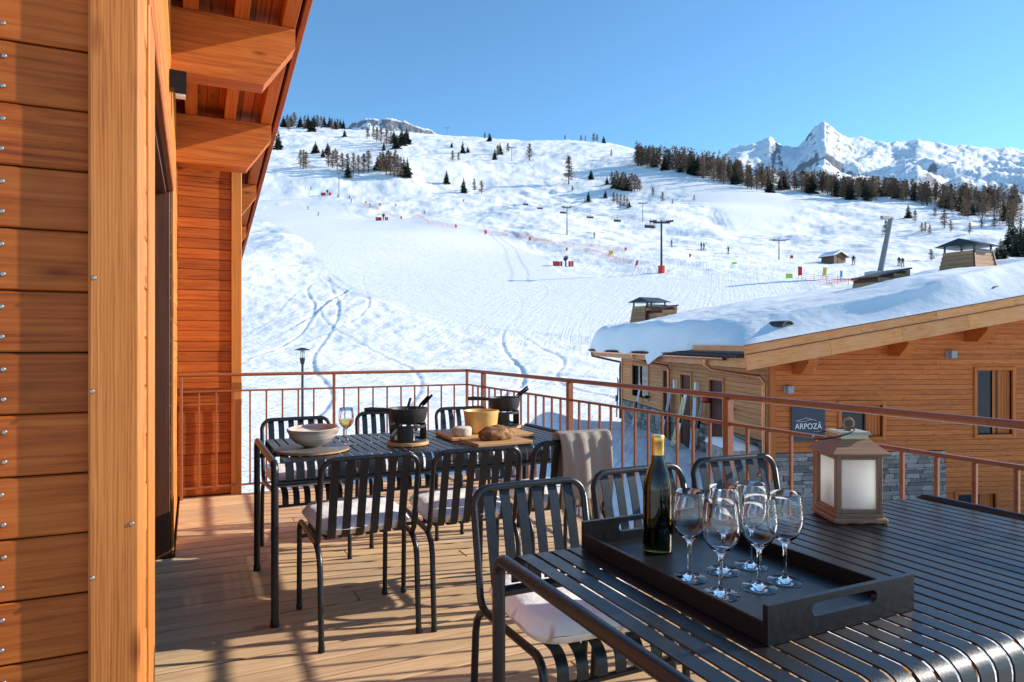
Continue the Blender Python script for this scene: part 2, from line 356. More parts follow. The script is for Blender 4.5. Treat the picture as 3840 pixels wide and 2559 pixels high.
def cbox(lx, ly, lz, c=0.003, mat=None):
    """box centred on its origin, edges chamfered, shared between alike pieces"""
    key = (round(lx, 3), round(ly, 3), round(lz, 3), c, mat.name)
    if key in _cache: return _cache[key]
    hx, hy, hz = lx / 2, ly / 2, lz / 2; vs_ = []; idx = {}
    for sx in (-1, 1):
        for sy in (-1, 1):
            for sz in (-1, 1):
                for ax in range(3):
                    p = [sx * (hx - c), sy * (hy - c), sz * (hz - c)]; p[ax] = (sx * hx, sy * hy, sz * hz)[ax]
                    idx[(sx, sy, sz, ax)] = len(vs_); vs_.append(tuple(p))
    fs = []
    for ax in range(3):
        o1, o2 = [a for a in range(3) if a != ax]
        for s in (-1, 1):
            q = []
            for a, b in ((-1, -1), (1, -1), (1, 1), (-1, 1)):
                k = [0, 0, 0]; k[ax] = s; k[o1] = a; k[o2] = b; q.append(idx[(*k, ax)])
            fs.append(tuple(q))
    for ax in range(3):
        o1, o2 = [a for a in range(3) if a != ax]
        for a in (-1, 1):
            for b in (-1, 1):
                def K(s, fa):
                    k = [0, 0, 0]; k[ax] = s; k[o1] = a; k[o2] = b; return idx[(*k, fa)]
                fs.append((K(-1, o1), K(1, o1), K(1, o2), K(-1, o2)))
    for sx in (-1, 1):
        for sy in (-1, 1):
            for sz in (-1, 1): fs.append(tuple(idx[(sx, sy, sz, a)] for a in range(3)))
    mb = MB(); mb.add(vs_, fs); me = mb.mesh('piece', mat); _cache[key] = me; return me
def beam(name, p0, p1, w, h, mat, parent=None, c=0.003, roll=0.0):
    """chamfered bar from p0 to p1, its length along its own x axis; w is across (horizontal), h is up"""
    p0, p1 = Vector(p0), Vector(p1); d = p1 - p0; L = d.length
    x = d.normalized(); up = Vector((0, 0, 1)) if abs(x.z) < 0.95 else Vector((0, 1, 0))
    y = up.cross(x).normalized(); z = x.cross(y)
    m = Matrix((x, y, z)).transposed().to_4x4(); m.translation = (p0 + p1) / 2
    o = link(name, cbox(L, w, h, min(c, w / 3, h / 3), mat), parent)
    o.matrix_local = m @ Matrix.Rotation(roll, 4, 'X'); return o
def planks(parent, name, origin, along, nrm, a0, a1, z0, z1, pitch, th, mat, holes=(), clip=None, gap=0.006, jitter=0.0015, joints=None):
    """horizontal boards on a wall: origin + along*a + z; outer face at nrm*th; split at openings (a0,a1,z0,z1)"""
    along = Vector(along); nrm = Vector(nrm); origin = Vector(origin)
    rz = math.atan2(along.y, along.x); z = z0; rnd = random.Random(int(abs(a0 * 977 + z0 * 131)) + 5)
    while z < z1 - 0.02:
        h = min(pitch, z1 - z); zm = z + h / 2
        lo, hi = a0, a1
        if clip: lo, hi = clip(z + h, a0, a1)
        spans = [(lo, hi)]
        for (h0, h1, g0, g1) in holes:
            if g0 < zm < g1:
                ns = []
                for s0, s1 in spans:
                    if h1 <= s0 or h0 >= s1: ns.append((s0, s1)); continue
                    if h0 > s0 + 0.02: ns.append((s0, h0))
                    if h1 < s1 - 0.02: ns.append((h1, s1))
                spans = ns
        if joints:
            ns = []
            for s0, s1 in spans:
                if s1 - s0 > joints * 1.2:
                    j = s0 + (s1 - s0) * rnd.uniform(0.25, 0.75); ns += [(s0, j - 0.001), (j + 0.001, s1)]
                else: ns.append((s0, s1))
            spans = ns
        for s0, s1 in spans:
            if s1 - s0 < 0.03: continue
            p = origin + along * ((s0 + s1) / 2) + nrm * (th / 2 + rnd.uniform(-jitter, jitter)); p.z = zm
            link(name, cbox(s1 - s0, th, h - gap, 0.003, mat), parent, p, (0, 0, rz))
        z += pitch

# ------------------------------------------------------------------ terrain
def _hash(ix, iy, seed):
    h = (ix.astype(np.int64) * 374761393 + iy.astype(np.int64) * 668265263 + seed * 974711) & 0x7fffffff
    h = ((h ^ (h >> 13)) * 1274126177) & 0x7fffffff
    return ((h ^ (h >> 16)) & 0xffff) / 65535.0
def vnoise(x, y, seed=0):
    ix, iy = np.floor(x), np.floor(y); fx, fy = x - ix, y - iy
    u = fx * fx * fx * (fx * (fx * 6 - 15) + 10); v = fy * fy * fy * (fy * (fy * 6 - 15) + 10)
    a = _hash(ix, iy, seed); b = _hash(ix + 1, iy, seed); c = _hash(ix, iy + 1, seed); d = _hash(ix + 1, iy + 1, seed)
    return (a + (b - a) * u) * (1 - v) + (c + (d - c) * u) * v - 0.5
def fbm(x, y, oct_=4, seed=0, gain=0.5):
    s = 0; a = 1.0
    for i in range(oct_):
        s = s + a * vnoise(x * 2 ** i + 17.3 * i, y * 2 ** i - 9.1 * i, seed + i); a *= gain
    return s
KD = np.array([0.5, 6, 12, 20, 30, 45, 60, 80, 100, 128, 180, 241, 345, 420, 550, 700, 900, 1300, 3000.])
KZ = np.array([-3.1, -3.1, -3.05, -2.95, -2.9, -2.5, -1.7, 1.1, 6.4, 14.5, 25.5, 39.7, 70.5, 100, 155, 215, 298, 460, 900.])
KE = (KZ - CAMH) / KD
SKX = np.array([-1400, 500, 640, 720, 800, 1000, 1100, 1200, 1300, 1400, 1460, 1500, 1600, 1700, 1800, 1900, 2000, 2100, 2200, 2353, 2800, 4200.])
SKY_ = np.array([420, 300, 287, 287, 292, 302, 310, 317, 316, 322, 338, 350, 376, 398, 420, 432, 442, 450, 458, 462, 520, 760.])
PISTE = [(600, 430), (760, 448), (900, 500), (1150, 548), (1300, 622), (1450, 640), (1700, 650), (1900, 655), (1750, 720), (1400, 792), (1150, 775), (950, 735), (760, 645), (650, 565), (570, 500)]
MOGUL = [(1120, 470), (1180, 425), (1260, 400), (1330, 430), (1440, 470), (1460, 500), (1330, 480), (1240, 470)]
PISTE2 = [(1400, 385), (1560, 400), (1760, 440), (1860, 470), (1800, 520), (1700, 540), (1640, 500), (1560, 440)]
def inpoly(px, py, poly):
    r = np.zeros(px.shape, bool); n = len(poly)
    for i in range(n):
        x1, y1 = poly[i]; x2, y2 = poly[(i + 1) % n]
        c = ((y1 > py) != (y2 > py)) & (px < (x2 - x1) * (py - y1) / (y2 - y1 + 1e-9) + x1)
        r ^= c
    return r
NBW, NBU = 7.69, 15.3        # neighbour chalet: front corner, measured along its own axes
AX, AY, BX, BY = 0.3269, 0.9450, 0.9450, -0.3269
def terrain_z(X, Y):
    d = X * ST + Y * CT; xc = X * CT - Y * ST; rr = np.hypot(X, Y)
    front = d > 0.05 * rr
    t = np.where(front, xc / np.maximum(d, 0.05 * rr + 1e-6), np.sign(xc) * 20)
    xD = np.clip((CX + FPX * t) / DS, -1400, 4200)
    es = (YH - np.interp(xD, SKX, SKY_) * DS) / FPX
    es = np.where(front, es, -0.01)
    dd = np.where(front, np.maximum(d, 1.0), rr)
    lr = np.log(np.maximum(rr * np.where(front, np.clip(d / np.maximum(rr, 1e-6), 0.2, 1), 1.0), 0.5))
    dprof = np.exp(lr)
    z0 = np.interp(dprof, KD, KZ)
    # soften the knots
    for k in (0.9, 0.95, 1.05, 1.1): z0 = z0 + np.interp(dprof * k, KD, KZ)
    z0 = z0 / 5
    e0 = (z0 - CAMH) / dprof
    m = e0 - es; k = 0.016
    e = es + np.where(m > 0, -0.25 * m, m) - k * np.exp(-np.abs(m) / k) * 0.35
    e = np.where(dprof < 40, e0, e)
    z = CAMH + e * dprof
    # relief
    yD = (YH - e0 * FPX) / DS; wx = 26 * fbm(X / 22, Y / 22, 2, 61); wy = 12 * fbm(X / 19, Y / 19, 2, 62)
    inp = 0; mog = 0
    for ox, oy in ((0, 0), (14, 5), (-14, -5), (9, -8), (-9, 8), (24, 12), (-24, -12), (0, 11), (0, -11)):
        inp = inp + (inpoly(xD + wx + ox, yD + wy + oy, PISTE) | inpoly(xD + wx + ox, yD + wy + oy, PISTE2)) / 9.0
        mog = mog + inpoly(xD + wx * .5 + ox * .4, yD + wy * .5 + oy * .4, MOGUL) / 9.0
    sm = 1 - 0.9 * inp
    g = np.clip((dprof - 40) / 120, 0, 1)
    z = z + g * np.clip(dprof / 300, 0.2, 1.3) * 12.0 * fbm(X / 115, Y / 115, 2, 5) * np.clip((es * 1.04 - e0) / np.maximum(es * 0.30, 0.02), 0.18, 1)
    z = z + np.clip((dprof - 25) / 40, 0, 1) * sm * 1.5 * fbm(X / 24, Y / 24, 3, 9) * np.clip(dprof / 150, 0.35, 1.3)
    z = z + np.clip((dprof - 10) / 30, 0, 1) * (1 - 0.95 * inp) * 0.20 * fbm(X / 2.4, Y / 2.4, 3, 31, 0.65) * np.clip(dprof / 90, 0.5, 1.2)
    # wind ribs / ski tracks, long and narrow
    q = (X * 0.8 + Y * 0.6); w_ = (-X * 0.6 + Y * 0.8)
    wob = 5 * fbm(X / 30, Y / 30, 2, 77)
    trk = np.abs(vnoise((q + wob) / 4.2, w_ / 60, 55)); trk2 = np.abs(vnoise((q * 0.5 + w_ * 0.9 + 1.6 * wob) / 5.5, (w_ - q) / 70, 58))
    band = np.clip((dprof - 22) / 20, 0, 1) * np.clip((170 - dprof) / 60, 0, 1) * (1 - 0.9 * inp)
    z = z - band * 0.13 * (np.exp(-(trk / 0.09) ** 2) + np.exp(-(trk2 / 0.08) ** 2))
    z = z + np.clip((dprof - 110) / 120, 0, 1) * (1 - 0.95 * inp) * 1.0 * fbm(X / 9, Y / 9, 3, 66, 0.55)
    trn = random.Random(12); near = np.clip((d - 24) / 10, 0, 1) * np.clip((150 - d) / 40, 0, 1) * front
    for k in range(15):
        x0 = trn.uniform(-42, 26); lam = trn.uniform(4.5, 11); amp = trn.uniform(0.8, 4.5); ph = trn.uniform(0, 6.28); sl = trn.uniform(-.35, .25); dep = trn.uniform(.04, .11)
        q_ = xc - (x0 + sl * (d - 55) + amp * np.sin(d / lam + ph + 0.6 * np.sin(d / 23 + ph)))
        z = z + near * dep * (0.45 * np.exp(-((q_ - .42) / .28) ** 2) - np.exp(-(q_ / .24) ** 2)) * (1 - 0.8 * inp)
    z = z + mog * 2.2 * fbm((X + Y) / 6, (X - Y) / 14, 2, 88)
    # groomed flat pad beside the neighbour's chalet
    u = X * AX + Y * AY; w = X * BX + Y * BY
    pad = np.clip((w - 2.2) / 3.0, 0, 1) * np.clip((32 - w) / 6, 0, 1) * np.clip((u - 10.5 - 5.2 * np.clip((w - 5.5) / 1.6, 0, 1)) / (4.5 - 3.6 * np.clip((w - 5.5) / 1.6, 0, 1)), 0, 1) * np.clip((33 - u) / 5, 0, 1)
    pad = pad * pad * (3 - 2 * pad)
    zp = -1.95 + 0.18 * fbm(X / 1.7, Y / 1.7, 3, 41) + 0.9 * np.exp(-((w - 3.9) / 1.1) ** 2 - ((u - 28.5) / 3.0) ** 2)
    z = z * (1 - pad) + zp * pad
    return z
def tz(x, y): return float(terrain_z(np.array([x]), np.array([y]))[0])
def make_terrain():
    fine = np.linspace(R(-41), R(41), 760)
    coarse1 = np.linspace(R(41.6), R(180), 80); coarse0 = np.linspace(R(-180), R(-41.6), 80)[1:]
    ang = np.concatenate([coarse0, fine, coarse1]); na = len(ang)
    rad = np.concatenate([np.geomspace(3.0, 14, 12), np.geomspace(14.3, 110, 330), np.geomspace(110.8, 1000, 330), np.geomspace(1010, 9000, 24)])
    nr = len(rad)
    Rg, Ag = np.meshgrid(rad, ang, indexing='ij')
    X = Rg * np.sin(TH + Ag); Y = Rg * np.cos(TH + Ag)
    Z = terrain_z(X.ravel(), Y.ravel()).reshape(X.shape)
    far = np.clip((Rg - 1100) / 1500, 0, 1); Z = Z * (1 - far) + (-60) * far
    co = np.stack([X, Y, Z], -1).reshape(-1, 3)
    i, j = np.meshgrid(np.arange(nr - 1), np.arange(na - 1), indexing='ij'); a = (i * na + j).ravel()
    q = np.stack([a, a + 1, a + na + 1, a + na], -1)
    me = bpy.data.meshes.new('ground'); me.vertices.add(len(co)); me.vertices.foreach_set('co', co.ravel().astype(np.float32))
    nq = len(q); me.loops.add(nq * 4); me.loops.foreach_set('vertex_index', q.ravel().astype(np.int32))
    me.polygons.add(nq); me.polygons.foreach_set('loop_start', np.arange(0, nq * 4, 4, dtype=np.int32))
    me.polygons.foreach_set('use_smooth', np.ones(nq, bool)); me.update(); me.validate()
    me.materials.append(M['snow'])
    if me.polygons[nq // 2].normal.z < 0: me.flip_normals()
    o = link('snowy_ground', me); struct(o); return o
make_terrain()
def ground_hit(xD, yD, dmin=18, dmax=1200):
    """where the ray through a photo pixel meets the ground"""
    x, y = xD * DS, yD * DS
    t = (x - CX) / FPX; e = (YH - y) / FPX
    d = np.geomspace(dmin, dmax, 1500)
    X = d * ST + t * d * CT; Y = d * CT - t * d * ST
    z = terrain_z(X, Y); ray = CAMH + e * d
    below = np.nonzero(z >= ray)[0]
    i = below[0] if len(below) else int(np.argmin(ray - z))
    return Vector((X[i], Y[i], z[i])), float(d[i])
# far mountains
def mountain(name, xs, ys, D0, t0, t1, depth, seed, rough):
    na, nr = 640, 200
    t = np.linspace(t0, t1, na); s = np.linspace(0, 1, nr)
    T, S_ = np.meshgrid(t, s, indexing='ij')
    xD = (CX + FPX * T) / DS; ec = (YH - np.interp(xD, xs, ys) * DS) / FPX
    d = D0 + depth * (S_ - 0.5)
    zc = CAMH + ec * D0
    prof = np.where(S_ < 0.5, 1 - ((0.5 - S_) / 0.5) ** 0.92 * 0.97, 1 - (S_ - 0.5) * 1.8)
    X = d * ST + T * d * CT; Y = d * CT - T * d * ST
    base = 0.09 * (D0 - depth / 2)
    Z = base + (zc - base) * prof
    rid = (1 - 2 * np.abs(fbm(X / (D0 * .16), Y / (D0 * .16), 5, seed, 0.5))) ; fade = np.clip(np.abs(S_ - 0.5) * 6, 0.22, 1) * np.clip(S_ * 5, 0, 1)
    Z = Z + rough * (rid - 0.72) * fade * 2.0 + rough * 0.30 * fbm(X / (D0 * .02), Y / (D0 * .02), 4, seed + 9, 0.65) * np.clip(S_ * 5, 0.1, 1)
    mb = bpy.data.meshes.new(name); v = np.stack([X, Y, Z], -1).reshape(-1, 3)
    f = [(i * nr + j, (i + 1) * nr + j, (i + 1) * nr + j + 1, i * nr + j + 1) for i in range(na - 1) for j in range(nr - 1)]
    mb.from_pydata(v.tolist(), [], f); mb.polygons.foreach_set('use_smooth', [True] * len(f)); mb.materials.append(M['mountain']); mb.update()
    if mb.polygons[len(f) // 2].normal.z < 0: mb.flip_normals()
    struct(link(name, mb))
mountain('mountain', [1000, 1560, 1640, 1680, 1725, 1770, 1800, 1832, 1862, 1880, 1895, 1912, 1935, 1960, 2000, 2050, 2110, 2150, 2250, 2353, 2600, 3300],
         [470, 400, 370, 345, 332, 314, 334, 330, 300, 281, 271, 282, 300, 313, 321, 326, 315, 326, 340, 346, 360, 470], 3600, -0.32, 0.92, 4200, 3, 65)
mountain('mountain_knob', [500, 780, 810, 850, 900, 940, 970, 1000, 1060, 1300], [420, 305, 278, 272, 269, 276, 286, 302, 330, 420], 1500, -0.42, -0.02, 700, 21, 22)

# ------------------------------------------------------------------ our chalet
SL = 0.13
def eave(Y): return 3.277 - SL * (Y - 4.46)
ch = thing('wooden_chalet', 'orange larch chalet with bracketed eaves beside the deck', 'chalet', (-0.6, 4.0, 0))
def part(o): o.parent = ch; o.matrix_parent_inverse = ch.matrix_basis.inverted(); return o
bpy.context.view_layer.update()
def chp(mb, name, mat, smooth=False): return part(mb.build(name, mat, smooth=smooth))
# the wall facing the viewer
w1 = chp(MB().box(-2.4, -0.20, 1.792, 1.95, -3.2, 4.6), 'front_wall', M['joint'])
w2 = chp(MB().box(-0.33, -0.129, 1.96, 2.43, -3.2, 3.75).box(-0.33, -0.1291, 4.69, 6.37, -3.2, 3.15).box(-0.33, -0.1292, 2.431, 4.689, 2.23, 3.55).box(-0.33, -0.1293, 2.431, 4.689, -3.2, -0.03), 'side_wall', M['joint'])
w3 = chp(MB().box(-0.32, 0.36, 6.372, 13.0, -3.2, 2.60), 'far_wall', M['joint'])
def subplanks(wall, *a, **k):
    before = set(COL.objects); planks(None, 'plank', *a, **k)
    for o in set(COL.objects) - before: o.parent = wall
w_off = Matrix.Translation((0.6, -4.0, 0))
subplanks(w1, (0, 1.792, 0), (1, 0, 0), (0, -1, 0), -2.4, -0.205, -0.055, 4.4, 0.1335, 0.018, M['larch'], gap=0.0035)
subplanks(w2, (-0.129, 0, 0), (0, 1, 0), (1, 0, 0), 1.90, 6.35, -0.02, 3.55, 0.1335, 0.013, M['larch_trim'], holes=[(2.15, 4.70, -0.1, 2.24)],
          clip=lambda z, a, b: (a, min(b, 4.46 + (3.43 - z) / SL)), gap=0.004)
subplanks(w3, (0, 6.372, 0), (1, 0, 0), (0, -1, 0), -0.115, 0.30, 0.012, 3.02, 0.087, 0.02, M['larch'], gap=0.003)
def sub(o, p): o.parent = p; return o
def chbeam(name, p0, p1, w, h, mat, c=0.004): return part_b(beam(name, p0, p1, w, h, mat, None, c))
def part_b(o): m = o.matrix_local.copy(); o.parent = ch; o.matrix_parent_inverse = w_off; return o
chbeam('corner_post', (-0.157, 1.825, -3.1), (-0.157, 1.825, 4.5), 0.10, 0.16, M['larch_post'], 0.005)
chbeam('corner_post', (0.343, 6.385, -3.1), (0.343, 6.385, 2.98), 0.085, 0.11, M['larch_trim'], 0.005)
chbeam('jamb', (-0.16, 2.285, -0.02), (-0.16, 2.285, 2.245), 0.106, 0.27, M['larch_trim'])
chbeam('jamb', (-0.125, 4.735, -0.02), (-0.125, 4.735, 2.245), 0.04, 0.07, M['larch_trim'])
chbeam('lintel', (-0.135, 2.16, 2.29), (-0.135, 4.76, 2.29), 0.06, 0.10, M['beam'])
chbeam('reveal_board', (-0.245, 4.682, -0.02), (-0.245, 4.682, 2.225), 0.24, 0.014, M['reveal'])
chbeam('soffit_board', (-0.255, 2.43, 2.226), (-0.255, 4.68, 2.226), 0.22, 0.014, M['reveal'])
sd = chp(MB().box(-0.42, -0.39, 2.36, 4.72, -0.02, 2.25), 'glass_door', M['window'])
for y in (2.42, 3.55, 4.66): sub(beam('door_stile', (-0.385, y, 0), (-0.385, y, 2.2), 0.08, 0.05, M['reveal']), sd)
for k in range(-2, 5):
    Yb = 4.46 + 1.44 * k; zb = 2.897 - SL * 1.44 * k
    mb = MB(); mb.prism([(-0.14, zb), (0.40, zb), (0.585, zb + 0.26), (0.585, zb + 0.376), (-0.14, zb + 0.376)], 0, 0.17)
    # length along x already: the beam's own grain axis
    part(mb.build('bracket', M['beam'], loc=(0, Yb, 0)))
for X in (-0.01, 0.27, 0.545):
    chbeam('rafter', (X, -1.2, eave(-1.2) + 0.052), (X, 13.2, eave(13.2) + 0.052), 0.085, 0.10, M['beam'])
rf = chp(MB().prism([(-1.4, eave(-1.4) + 0.104), (13.4, eave(13.4) + 0.104), (13.4, eave(13.4) + 0.30), (-1.4, eave(-1.4) + 0.30)], -3.2, 0.611, 'x'), 'roof', M['beam'])
for i in range(9):
    xx = -0.112 + i * 0.085
    sub(beam('sheathing_board', (xx, -1.3, eave(-1.3) + 0.0985), (xx, 13.3, eave(13.3) + 0.0985), 0.081, 0.010, M['larch'], None, 0.002), rf)
chbeam('fascia', (0.632, -1.4, eave(-1.4) + 0.14), (0.632, 13.4, eave(13.4) + 0.14), 0.036, 0.23, M['larch'])
wl = MB().box(-0.115, -0.09, 4.17, 4.25, 2.70, 2.80).box(-0.09, -0.03, 4.175, 4.245, 2.675, 2.80)
wlo = chp(wl, 'wall_lamp', M['black'])
sub(MB().box(-0.085, -0.035, 4.18, 4.24, 2.664, 2.6745).build('lamp_lens', M['white']), wlo)
scr = MB().lathe([(0.0001, 0.0025), (0.004, 0.002), (0.0055, 0.0), (0.0055, -0.004)], 10).mesh('screw', M['steel'], True)
for k in range(34):
    z = -0.055 + 0.1335 * k
    for dz in (0.034, 0.098):
        s = link('screw', scr, None, (-0.3655 + random.uniform(-.003, .003), 1.7735, z + dz), (R(90), 0, 0)); sub(s, w1)
for (x, y) in ((357, 1045), (350, 1466), (492, 1290 + 680), (350, 2158)):
    p = pt(x, y, d=1.515); s = link('screw', scr, None, (p.x, 1.7445, p.z), (R(90), 0, 0)); part_b(s)

# ------------------------------------------------------------------ deck
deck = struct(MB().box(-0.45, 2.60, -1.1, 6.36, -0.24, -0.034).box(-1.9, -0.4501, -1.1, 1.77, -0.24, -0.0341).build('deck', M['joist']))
y = -1.05; rnd = random.Random(4)
while y < 6.30:
    x0 = -1.85 if y < 1.62 else (-0.10 if not (2.42 < y < 4.6) else -0.40)
    xs = [x0, 2.575]
    if rnd.random() < 0.15: xs.insert(1, rnd.uniform(0.4, 2.0))
    for a, b in zip(xs, xs[1:]):
        o = link('plank', cbox(b - a - 0.003, 0.1345, 0.028, 0.0045, M['deck']), deck, ((a + b) / 2, y + 0.07, -0.015 + rnd.uniform(-.0012, .0012)))
    y += 0.1455
beam('edge_board', (2.60, -1.1, -0.12), (2.60, 6.36, -0.12), 0.03, 0.22, M['larch_trim'], deck)
beam('edge_board', (0.40, 6.375, -0.12), (2.615, 6.375, -0.12), 0.03, 0.22, M['larch_trim'], deck)
for (x, yy) in ((2.5, 6.2), (2.5, 3.2), (2.5, 0.2)):
    beam('support_post', (x, yy, -3.3), (x, yy, -0.25), 0.14, 0.14, M['beam'], deck)

# ------------------------------------------------------------------ railing
RX, RYF, ZT, ZM, ZB = 2.45, 6.28, 1.0325, 0.895, 0.09
rl = thing('railing', 'copper brown metal railing with thin balusters round the deck edge', 'railing', (RX, RYF, 0))
def rpart(o): o.parent = rl; o.matrix_parent_inverse = Matrix.Translation((-RX, -RYF, 0)); return o
def rtube(name, a, b, r=0.014):
    return rpart(MB().tube([a, b], r, 10).build(name, M['rail'], smooth=True))
rtube('top_rail', (RX, -1.0, ZT), (RX, RYF + 0.012, ZT), 0.0155); rtube('top_rail', (-0.10, RYF, ZT), (RX, RYF, ZT), 0.0145)
rpart(beam('mid_rail', (RX, -1.0, ZM), (RX, RYF, ZM), 0.022, 0.016, M['rail'])); rpart(beam('mid_rail', (-0.10, RYF, ZM), (RX - 0.012, RYF, ZM), 0.02, 0.016, M['rail']))
rpart(beam('bottom_rail', (RX, -1.0, ZB), (RX, RYF, ZB), 0.022, 0.016, M['rail'])); rpart(beam('bottom_rail', (-0.10, RYF, ZB), (RX - 0.012, RYF, ZB), 0.02, 0.016, M['rail']))
POSTS = [5.86, 4.26, 2.66, 1.06, -0.54]
for yy in POSTS:
    rpart(beam('post', (RX, yy, -0.001), (RX, yy, ZT - 0.012), 0.042, 0.036, M['rail']))
    k = 1
for xx in (-0.085, 1.16, RX):
    rpart(beam('post', (xx, RYF, -0.001), (xx, RYF, ZT - 0.012), 0.024, 0.024, M['rail']))
yy = 5.86 + 0.1333 * 3
while yy > -1.0:
    if min(abs(yy - p) for p in POSTS) > 0.03 and yy < 6.24:
        rpart(beam('baluster', (RX, yy, ZB + 0.008), (RX, yy, ZM - 0.008), 0.015, 0.015, M['rail'], None, 0.002))
    yy -= 0.13333
for i in range(19):
    xx = -0.085 + 0.1334 * i
    if i and abs(xx - 1.16) > 0.05: rpart(beam('baluster', (xx, RYF, ZB + 0.008), (xx, RYF, ZM - 0.008), 0.014, 0.014, M['rail'], None, 0.002))

# ------------------------------------------------------------------ chairs (front towards +y)
def arc(c, r, a0, a1, n):
    return [(c[0] + r * math.cos(R(a0 + (a1 - a0) * i / n)), c[1] + r * math.sin(R(a0 + (a1 - a0) * i / n))) for i in range(n + 1)]
HW, TR = 0.215, 0.0125
def side_path(x):
    # from the hoop's foot at the seat's rear, along the seat and down the front leg
    p = [(x, 0.0, 0.50), (x, 0.006, 0.462), (x, 0.026, 0.437), (x, 0.06, 0.428), (x, 0.40, 0.440)]
    for a in range(80, -1, -16): p.append((x, 0.40 + 0.055 * math.cos(R(a)), 0.385 + 0.055 * math.sin(R(a))))
    p.append((x, 0.468, 0.008)); return p
def make_chair():
    t = thing('slatted_chair', 'x', 'chair')
    hoop = [(-HW, 0.0, 0.50), (-HW, -0.05, 0.745)]
    for a in range(180, 89, -15): hoop.append((-HW + 0.06 + 0.06 * math.cos(R(a)), -0.052 - 0.012 * math.sin(R(a)), 0.745 + 0.06 * math.sin(R(a))))
    hoop += [(-p[0], p[1], p[2]) for p in reversed(hoop)]
    MB().tube(hoop, TR, 10).build('back_frame', M['metal'], t, smooth=True)
    for sx in (-1, 1):
        MB().tube(side_path(sx * HW), TR, 10).build('leg', M['metal'], t, smooth=True)
        q = [(sx * HW, 0.045, 0.425), (sx * HW, 0.010, 0.410), (sx * HW, -0.020, 0.380), (sx * HW, -0.034, 0.335), (sx * HW, -0.06, 0.008)]
        MB().tube(q, TR, 10).build('leg', M['metal'], t, smooth=True)
        for yy in (0.468, -0.06):
            MB().lathe([(0.0145, 0.0), (0.0145, 0.022), (0.0126, 0.026)], 10, (sx * HW, yy, 0.0)).build('foot_cap', M['black'], t, smooth=True)
    beam('front_bar', (-HW, 0.456, 0.358), (HW, 0.456, 0.358), 0.016, 0.016, M['metal'], t)
    pth = [(-0.046, 0.795), (-0.062, 0.819), (-0.078, 0.806), (-0.0525, 0.745), (0.0, 0.53), (0.012, 0.475), (0.03, 0.450), (0.06, 0.4415), (0.39, 0.452)]
    pth += arc((0.40, 0.392), 0.060, 90, 0, 5) + [(0.462, 0.355)]
    pth = pth[2:]
    for i in range(6):
        xx = -0.157 + i * 0.0628
        MB().ribbon([(-0.066, 0.812)] + pth, 0.036, 0.004, xx).build('slat', M['metal'], t, smooth=True)
    return t
def cushion_mesh():
    n = 22; me = MB(); vs_ = []; hs = 0.222; 
    rnd = random.Random(2)
    def sq(u, v):   # rounded square
        return u * hs, v * hs
    top = []; 
    U = np.linspace(-1, 1, n)
    for sgn in (1, -1):
        for a in U:
            for b in U:
                ra = (abs(a) ** 5 + abs(b) ** 5) ** 0.2; ra = max(ra, 1e-6)
                mxab = max(abs(a), abs(b)); k = mxab / ra if ra > 0 else 1
                x, y_ = a * hs * k, b * hs * k
                e = 1 - mxab ** 7
                z = sgn * (0.039 * max(e, 0) ** 0.42 + 0.005 * (1 - mxab ** 2)) + (0.003 * math.sin(9 * a + 2) * math.cos(7 * b) if sgn > 0 else 0)
                vs_.append((x, y_, z))
    fs = []
    for s in range(2):
        o = s * n * n
        for i in range(n - 1):
            for j in range(n - 1):
                q = (o + i * n + j, o + (i + 1) * n + j, o + (i + 1) * n + j + 1, o + i * n + j + 1); fs.append(q if s == 0 else q[::-1])
    me.add(vs_, fs); m = me.mesh('seat_cushion', M['cushion'], False)
    bm = bmesh.new(); bm.from_mesh(m); bmesh.ops.remove_doubles(bm, verts=bm.verts, dist=0.0006); bm.to_mesh(m); bm.free()
    m.polygons.foreach_set('use_smooth', [True] * len(m.polygons)); return m
CUSH = cushion_mesh()
chair0 = make_chair(); used = False
def place_chair(x, yb, front, label, clabel, rot=0.0):
    """x: centre, yb: where the back hoop meets the seat, front: +1 faces +y, -1 faces -y"""
    global used
    c = copy_tree(chair0) if used else chair0; used = True
    rz = (0 if front > 0 else math.pi) + rot
    c.location = (x, yb, 0); c.rotation_euler = (0, 0, rz); c['label'] = label; c['group'] = 'black slatted chairs on the deck'
    off = Matrix.Rotation(rz, 3, 'Z') @ Vector((0, 0.228, 0.4935))
    q = link('seat_cushion', CUSH, None, (x + off.x, yb + off.y, off.z), (R(1.5) * (1 if front > 0 else -1), 0, rz + random.uniform(-.05, .05)))
    tag(q, clabel, 'cushion', 'cream seat cushions')
    return c
place_chair(0.704, 3.01, 1, 'black slatted chair with its back to the wine glass end of the laden table', 'cream fleece cushion on the chair in front of the stoneware bowl', R(2))
place_chair(1.205, 3.00, 1, 'middle black slatted chair on the fondue table side towards the tray table', 'cream fleece cushion on the middle chair nearest the front fondue pot', R(-1))
place_chair(1.745, 3.05, 1, 'black slatted chair with a grey wool throw over its back', 'cream fleece cushion on the chair that carries the grey throw', R(-3))
place_chair(0.62, 4.60, -1, 'black slatted chair by the lamp-side railing behind the stoneware bowl', 'cream cushion on the far chair behind the stoneware bowl', R(3))
place_chair(1.26, 4.76, -1, 'black slatted chair behind the front fondue pot and its handle', 'cream cushion on the far chair behind the front fondue pot', R(-2))
place_chair(1.87, 4.83, -1, 'black slatted chair behind the yellow pot and serving boards', 'cream cushion on the far chair behind the yellow pot', R(1))
place_chair(1.075, 2.09, -1, 'black slatted chair at the table end behind the tray corner', 'thick cream cushion on the chair tucked under the tray table end', R(0))
place_chair(1.59, 2.16, -1, 'black slatted chair standing behind the wine bottle', 'cream cushion on the chair behind the wine bottle', R(2))
